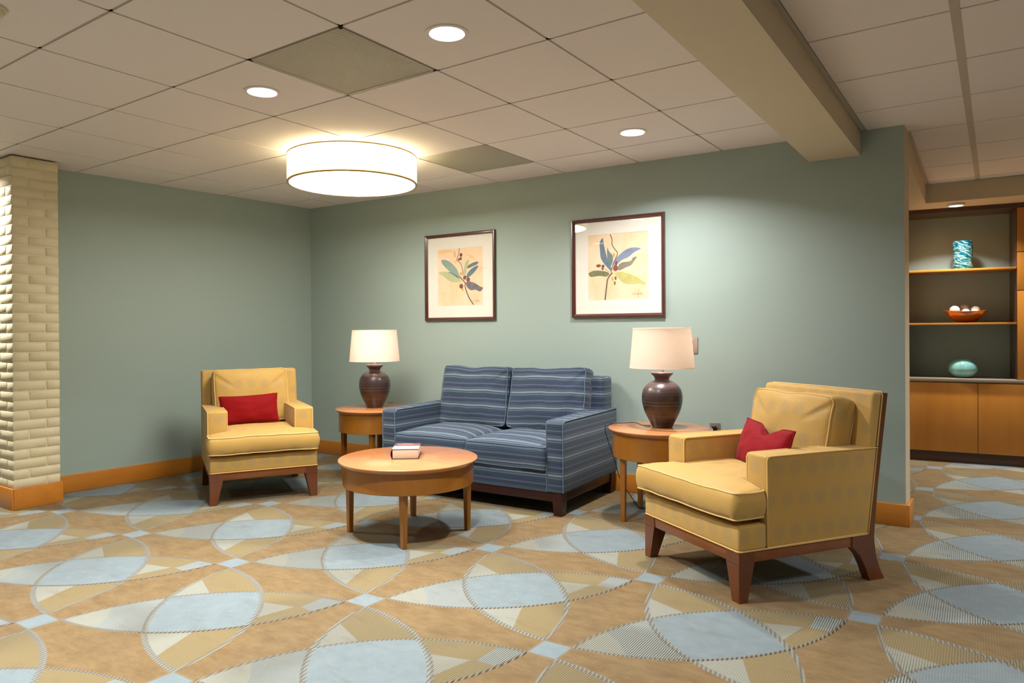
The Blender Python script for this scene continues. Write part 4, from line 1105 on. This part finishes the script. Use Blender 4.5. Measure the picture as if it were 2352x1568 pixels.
sh1 = [('orng', [(-1.09, 1.913), (-1.057, 1.876), (-1.05, 1.837), (-1.074, 1.844)]), ('orng', [(-1.247, 1.912), (-1.097, 1.910), (-1.097, 1.893), (-1.247, 1.880)]), ('orng', [(-0.944, 1.863), (-0.879, 1.848), (-0.841, 1.804), (-0.905, 1.829)]),
       ('teal', [(-1.213, 1.825), (-1.172, 1.827), (-1.125, 1.809), (-1.078, 1.774), (-1.038, 1.729), (-1.022, 1.68), (-1.065, 1.692), (-1.112, 1.716), (-1.159, 1.751), (-1.2, 1.792)]),
       ('green', [(-1.242, 1.717), (-1.2, 1.725), (-1.132, 1.72), (-1.078, 1.704), (-1.025, 1.669), (-1.002, 1.63), (-1.039, 1.625), (-1.099, 1.629), (-1.146, 1.653), (-1.207, 1.691)]),
       ('blue', [(-1.146, 1.722), (-1.098, 1.71), (-1.038, 1.68), (-1.012, 1.652), (-1.038, 1.664), (-1.098, 1.699)]),
       ('slate', [(-0.819, 1.789), (-0.835, 1.769), (-0.88, 1.753), (-0.929, 1.739), (-0.935, 1.756), (-0.906, 1.775), (-0.854, 1.791)]),
       ('green', [(-0.919, 1.819), (-0.922, 1.787), (-0.939, 1.735), (-0.952, 1.687), (-0.972, 1.688), (-0.975, 1.726), (-0.961, 1.773), (-0.942, 1.801)]),
       ('blue', [(-0.82, 1.757), (-0.842, 1.724), (-0.881, 1.689), (-0.92, 1.664), (-0.946, 1.668), (-0.926, 1.707), (-0.887, 1.737), (-0.848, 1.754)]),
       ('purp', [(-0.953, 1.618), (-0.907, 1.626), (-0.855, 1.611), (-0.804, 1.58), (-0.772, 1.568), (-0.804, 1.538), (-0.849, 1.555), (-0.895, 1.551), (-0.933, 1.574)])]
st1 = [('stem', [(-1.016, 1.919), (-1.027, 1.863), (-1.044, 1.818), (-1.004, 1.786), (-0.985, 1.726), (-0.979, 1.683)], 0.006), ('stem', [(-1.025, 1.68), (-0.959, 1.618), (-0.96, 1.586), (-0.921, 1.494), (-0.87, 1.428)], 0.010),
       ('yel', [(-1.07, 1.90), (-1.06, 1.86), (-1.066, 1.845)], 0.005), ('yel', [(-1.044, 1.818), (-1.08, 1.80)], 0.004), ('yel', [(-1.044, 1.818), (-1.062, 1.785)], 0.004)]
bl1 = [('berry', c, r_, r_) for c, r_ in (((-1.0, 1.859), .016), ((-1.004, 1.827), .014), ((-1.022, 1.822), .012), ((-0.962, 1.663), .018), ((-0.926, 1.643), .020), ((-0.999, 1.59), .021))] + [('yel', (-1.002, 1.697), .012, .016), ('yel', (-0.986, 1.56), .009, .013)]
sg1 = [[(-0.882, 1.466), (-0.876, 1.456), (-0.870, 1.463), (-0.864, 1.456), (-0.858, 1.465)], [(-0.845, 1.464), (-0.853, 1.462), (-0.852, 1.455), (-0.846, 1.457), (-0.844, 1.464), (-0.842, 1.456)], [(-0.835, 1.482), (-0.838, 1.465), (-0.839, 1.440), (-0.844, 1.444)], [(-0.834, 1.458), (-0.826, 1.466), (-0.833, 1.461), (-0.826, 1.455)], [(-0.822, 1.459), (-0.815, 1.464), (-0.822, 1.463), (-0.817, 1.455), (-0.800, 1.459)]]
picture('framed flower watercolour with green leaves, left of the two pictures', -1.386, -0.644, 1.296, 2.049, (-1.250, -0.773, 1.424, 1.919), sh1, st1, bl1, sg1)
sh2 = [
       ('slate', [(0.365, 1.83), (0.374, 1.802), (0.403, 1.768), (0.408, 1.729), (0.39, 1.687), (0.376, 1.699), (0.364, 1.743), (0.359, 1.798)]),
       ('blue', [(0.327, 1.901), (0.333, 1.859), (0.344, 1.809), (0.364, 1.743), (0.39, 1.681), (0.396, 1.648), (0.373, 1.666), (0.337, 1.706), (0.308, 1.752), (0.302, 1.807), (0.298, 1.862), (0.312, 1.894)]),
       ('per', [(0.629, 1.806), (0.598, 1.79), (0.57, 1.776), (0.53, 1.746), (0.478, 1.728), (0.443, 1.7), (0.411, 1.686), (0.426, 1.734), (0.467, 1.774), (0.513, 1.804), (0.57, 1.816)]),
       ('gbr', [(0.598, 1.745), (0.575, 1.714), (0.552, 1.686), (0.506, 1.67), (0.454, 1.651), (0.449, 1.684), (0.478, 1.709), (0.547, 1.716), (0.567, 1.741)]),
       ('olive', [(0.208, 1.644), (0.253, 1.66), (0.319, 1.655), (0.367, 1.642), (0.378, 1.625), (0.349, 1.61), (0.295, 1.618), (0.229, 1.613), (0.211, 1.625)]),
       ('yg', [(0.419, 1.634), (0.477, 1.64), (0.546, 1.62), (0.614, 1.584), (0.666, 1.545), (0.655, 1.536), (0.613, 1.547), (0.551, 1.543), (0.488, 1.558), (0.448, 1.597)])]
st2 = [('stem', [(0.386, 1.926), (0.401, 1.887), (0.4, 1.855), (0.421, 1.815), (0.444, 1.787), (0.438, 1.76), (0.408, 1.702), (0.39, 1.638)], 0.007), ('stem', [(0.402, 1.637), (0.366, 1.595), (0.354, 1.531), (0.341, 1.433)], 0.011), ('stem', [(0.325, 1.679), (0.378, 1.644)], 0.003)]
bl2 = [('berry', (0.289, 1.695), .020, .012), ('berry', (0.326, 1.69), .013, .012), ('berry', (0.322, 1.671), .009, .011), ('berry', (0.428, 1.669), .021, .022), ('berry', (0.434, 1.706), .010, .017), ('berry', (0.428, 1.595), .008, .014), ('yel', (0.414, 1.767), .010, .018), ('yel', (0.402, 1.591), .009, .016), ('olive', (0.421, 1.558), .009, .015)]
sg2 = [[(0.562, 1.48), (0.568, 1.466), (0.576, 1.477), (0.582, 1.466), (0.59, 1.479)], [(0.606, 1.477), (0.596, 1.476), (0.595, 1.465), (0.604, 1.467), (0.606, 1.478), (0.608, 1.465)], [(0.618, 1.503), (0.61, 1.484), (0.608, 1.449), (0.602, 1.455)], [(0.616, 1.47), (0.626, 1.48), (0.618, 1.473), (0.626, 1.464)], [(0.629, 1.47), (0.634, 1.477), (0.629, 1.475), (0.63, 1.464), (0.645, 1.472)]]
picture('framed flower watercolour with blue leaves, right of the two pictures', 0.068, 0.814, 1.302, 2.056, (0.203, 0.688, 1.4315, 1.9305), sh2, st2, bl2, sg2)

# ------------------------------------------------------------------ shelf cabinets in the alcove
CA = R(6.5); CO = Vector((2.085, 5.50, 0))
cd = Vector((math.cos(CA), math.sin(CA), 0)); cn = Vector((math.sin(CA), -math.cos(CA), 0))   # along, and towards the viewer
def cab(name, label, cat, s, z=0.0, back=0.0, group=None):
    return thing(name, label, cat, CO + cd * s - cn * back + Vector((0, 0, z)), CA, group)
DEP = 0.42
t = cab('base_cabinet', 'low honey maple base cabinet under the alcove shelves', 'cabinet', 0)
LC = 3.3
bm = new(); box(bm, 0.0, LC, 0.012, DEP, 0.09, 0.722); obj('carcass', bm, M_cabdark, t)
bm = new(); box(bm, 0.0, LC, 0.045, 0.06, 0.0, 0.09); obj('toe_kick', bm, M_cabdark, t)
for k in range(6):
    x = 0.012 + k * 0.535; bm = new(); box(bm, x, x + 0.531, -0.006, 0.012, 0.098, 0.716, 0.0012); obj('door', bm, M_cab, t)
t = cab('countertop', 'grey-beige stone countertop on the base cabinet', 'countertop', 0, 0.7225)
bm = new(); box(bm, -0.004, LC, -0.02, DEP, 0, 0.030, 0.003); obj('slab', bm, M_counter, t)
ZT = 2.276
t = cab('shelf_unit', 'open maple shelf unit with green back in the alcove', 'shelf', 0, 0.753)
hz = ZT - 0.753; SW = 0.828
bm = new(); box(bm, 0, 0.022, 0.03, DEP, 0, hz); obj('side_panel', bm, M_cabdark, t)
bm = new(); box(bm, 0, 0.012, 0.016, 0.032, 0, hz); obj('edge_strip', bm, M_cab, t)
bm = new(); box(bm, 0.022, SW, DEP - 0.012, DEP, 0, hz); obj('back_panel', bm, M_sage, t)
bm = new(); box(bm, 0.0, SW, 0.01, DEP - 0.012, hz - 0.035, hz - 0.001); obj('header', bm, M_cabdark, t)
for z in (1.730 - 0.753, 1.250 - 0.753):
    bm = new(); box(bm, 0.022, SW, 0.02, DEP - 0.012, z - 0.019, z, 0.001); obj('shelf', bm, M_cab, t)
t = cab('tall_cabinet', 'tall honey maple cabinet with stacked doors right of the shelves', 'cabinet', SW + 0.001, 0.753)
bm = new(); box(bm, 0.0, 2.3, 0.03, DEP, 0, hz - 0.036); obj('carcass', bm, M_cabdark, t)
bm = new(); box(bm, 0.0, 2.3, 0.01, DEP, hz - 0.035, hz - 0.001); obj('header', bm, M_cabdark, t)
for col in range(4):
    x = 0.004 + col * 0.56
    for a, b in ((0.003, 1.52 - .753), (1.526 - .753, 1.852 - .753), (1.858 - .753, hz - 0.04)):
        bm = new(); box(bm, x, x + 0.556, 0.008, 0.029, a, b, 0.0012); obj('door', bm, M_cab, t)

# vase, bowl, balls, pot
def swirl_glass():
    t_ = NT('swirled_teal_glass'); v = t_.sep(t_.obj()); a = t_.m_('ARCTAN2', v[1], v[0])
    k = t_.add(t_.mul(a, 1.2), t_.mul(v[2], 46)); wv = t_.noise(t_.vec(t_.mul(k, 1.0), t_.mul(a, 0.7), t_.mul(v[2], 6)), 2.2, 3, 0.6)
    c = t_.ramp(wv, [(0.36, srgb(8, 44, 56)), (0.47, srgb(16, 84, 100)), (0.53, srgb(20, 96, 110)), (0.56, srgb(190, 205, 195)), (0.59, srgb(24, 90, 100)), (0.68, srgb(110, 120, 50))])
    t_.bsdf(c, 0.08, 0, t_.bump(wv, 0.4, 0.003), 0.6, coat=0.6); return t_.m
t = cab('glass_vase', 'teal swirled glass cylinder vase on the top shelf', 'vase', 0.452, 1.731, 0.17)
bm = new(); lathe(bm, [(0, 0), (0.070, 0), (0.077, 0.006), (0.079, 0.03), (0.075, 0.10), (0.077, 0.20), (0.079, 0.252), (0.076, 0.256), (0.071, 0.25), (0.069, 0.05), (0.06, 0.022), (0, 0.02)], 48); obj('vase_body', bm, swirl_glass(), t)
t = cab('bowl', 'flared copper glass bowl holding pale balls on the middle shelf', 'bowl', 0.470, 1.251, 0.17)
def amber():
    t_ = NT('copper_glass'); n = t_.noise(t_.obj(), 12, 3); t_.bsdf(t_.mix(n, (0.62, 0.17, 0.02, 1), (0.30, 0.07, 0.012, 1)), 0.15, 0.25, None, 0.6, coat=0.5); return t_.m
bm = new(); lathe(bm, [(0, 0.002), (0.06, 0), (0.085, 0.012), (0.125, 0.05), (0.170, 0.105), (0.168, 0.107), (0.12, 0.058), (0.08, 0.020), (0, 0.012)], 56)
for v in bm.verts:
    a = math.atan2(v.co.y, v.co.x); v.co.z += 0.10 * max(0, v.co.xy.length - 0.12) * (math.cos(2 * a)) ; 
obj('bowl_body', bm, amber(), t)
def yarn():
    t_ = NT('woven_ball'); v = t_.obj(); w1 = t_.noise(v, 34, 3, 0.6); st = t_.m_('MULTIPLY', t_.add(t_.m_('SINE', t_.mul(w1, 60)), 1), 0.5)
    t_.bsdf(t_.mix(t_.gt(st, 0.75), (0.74, 0.66, 0.55, 1), (0.40, 0.24, 0.14, 1)), 0.8, 0, t_.bump(st, 0.6, 0.003), 0.2); return t_.m
M_yarn = yarn(); M_yarn2 = flat('pale_ball', (0.78, 0.72, 0.64, 1), 0.8, bump=(60, 0.8, 0.004))
balls = [('pale rough decorative ball at the left of the bowl', -0.082, -0.004, 0.115, 0.040, M_yarn2), ('brown striped decorative ball at the middle back of the bowl', -0.004, 0.046, 0.125, 0.042, M_yarn), ('brown webbed decorative ball at the right of the bowl', 0.076, 0.012, 0.114, 0.036, M_yarn),
         ('half sunk pale ball in the front middle of the bowl', 0.0, -0.050, 0.086, 0.036, M_yarn2), ('half sunk pale ball in the front right of the bowl', 0.066, -0.060, 0.092, 0.028, M_yarn2)]
for lb, dx, dy, dz, r_, mm in balls:
    o = cab('decorative_ball', lb, 'ball', 0.470 + dx, 1.251 + dz, 0.17 + dy, 'decorative balls in the bowl')
    bm = new(); bmesh.ops.create_icosphere(bm, subdivisions=4, radius=r_)
    for v in bm.verts: v.co *= 1 + 0.03 * noise.noise(v.co * 60)
    obj('ball_body', bm, mm, o)
    bm = new()
    for k in range(3):
        q = Matrix.Rotation(k * 1.1 + dx * 20, 4, 'X') @ Matrix.Rotation(k * 0.8, 4, 'Y')
        tube(bm, [q @ Vector((r_ * 1.0 * math.cos(2 * PI * i / 32), r_ * 1.0 * math.sin(2 * PI * i / 32), 0)) for i in range(32)], 0.0016, 5, True)
    obj('twine', bm, mm, o)
def crackle():
    t_ = NT('turquoise_crackle_glaze'); v = t_.obj(); vo = t_.n('ShaderNodeTexVoronoi', feature='DISTANCE_TO_EDGE'); t_.set(vo.inputs['Vector'], v); vo.inputs['Scale'].default_value = 60
    n = t_.noise(v, 20, 3); e = t_.lt(vo.outputs[0], 0.05)
    c = t_.mix(n, (0.13, 0.42, 0.43, 1), (0.28, 0.58, 0.56, 1)); c = t_.mix(t_.mul(e, 0.35), c, (0.45, 0.66, 0.62, 1)); t_.bsdf(c, 0.12, 0, None, 0.6, coat=0.5); return t_.m
t = cab('round_pot', 'squat turquoise crackle-glaze pot on the alcove counter', 'vase', 0.450, 0.7535, 0.17)
pr = smooth_path([(0.045, 0, 0), (0.075, 0.012, 0), (0.108, 0.050, 0), (0.116, 0.085, 0), (0.104, 0.125, 0), (0.072, 0.155, 0), (0.048, 0.166, 0), (0.040, 0.168, 0)], 5)
bm = new(); lathe(bm, [(0, 0)] + [(p.x, p.y) for p in pr] + [(0.036, 0.160), (0.036, 0.12), (0, 0.12)], 56); obj('pot_body', bm, crackle(), t)
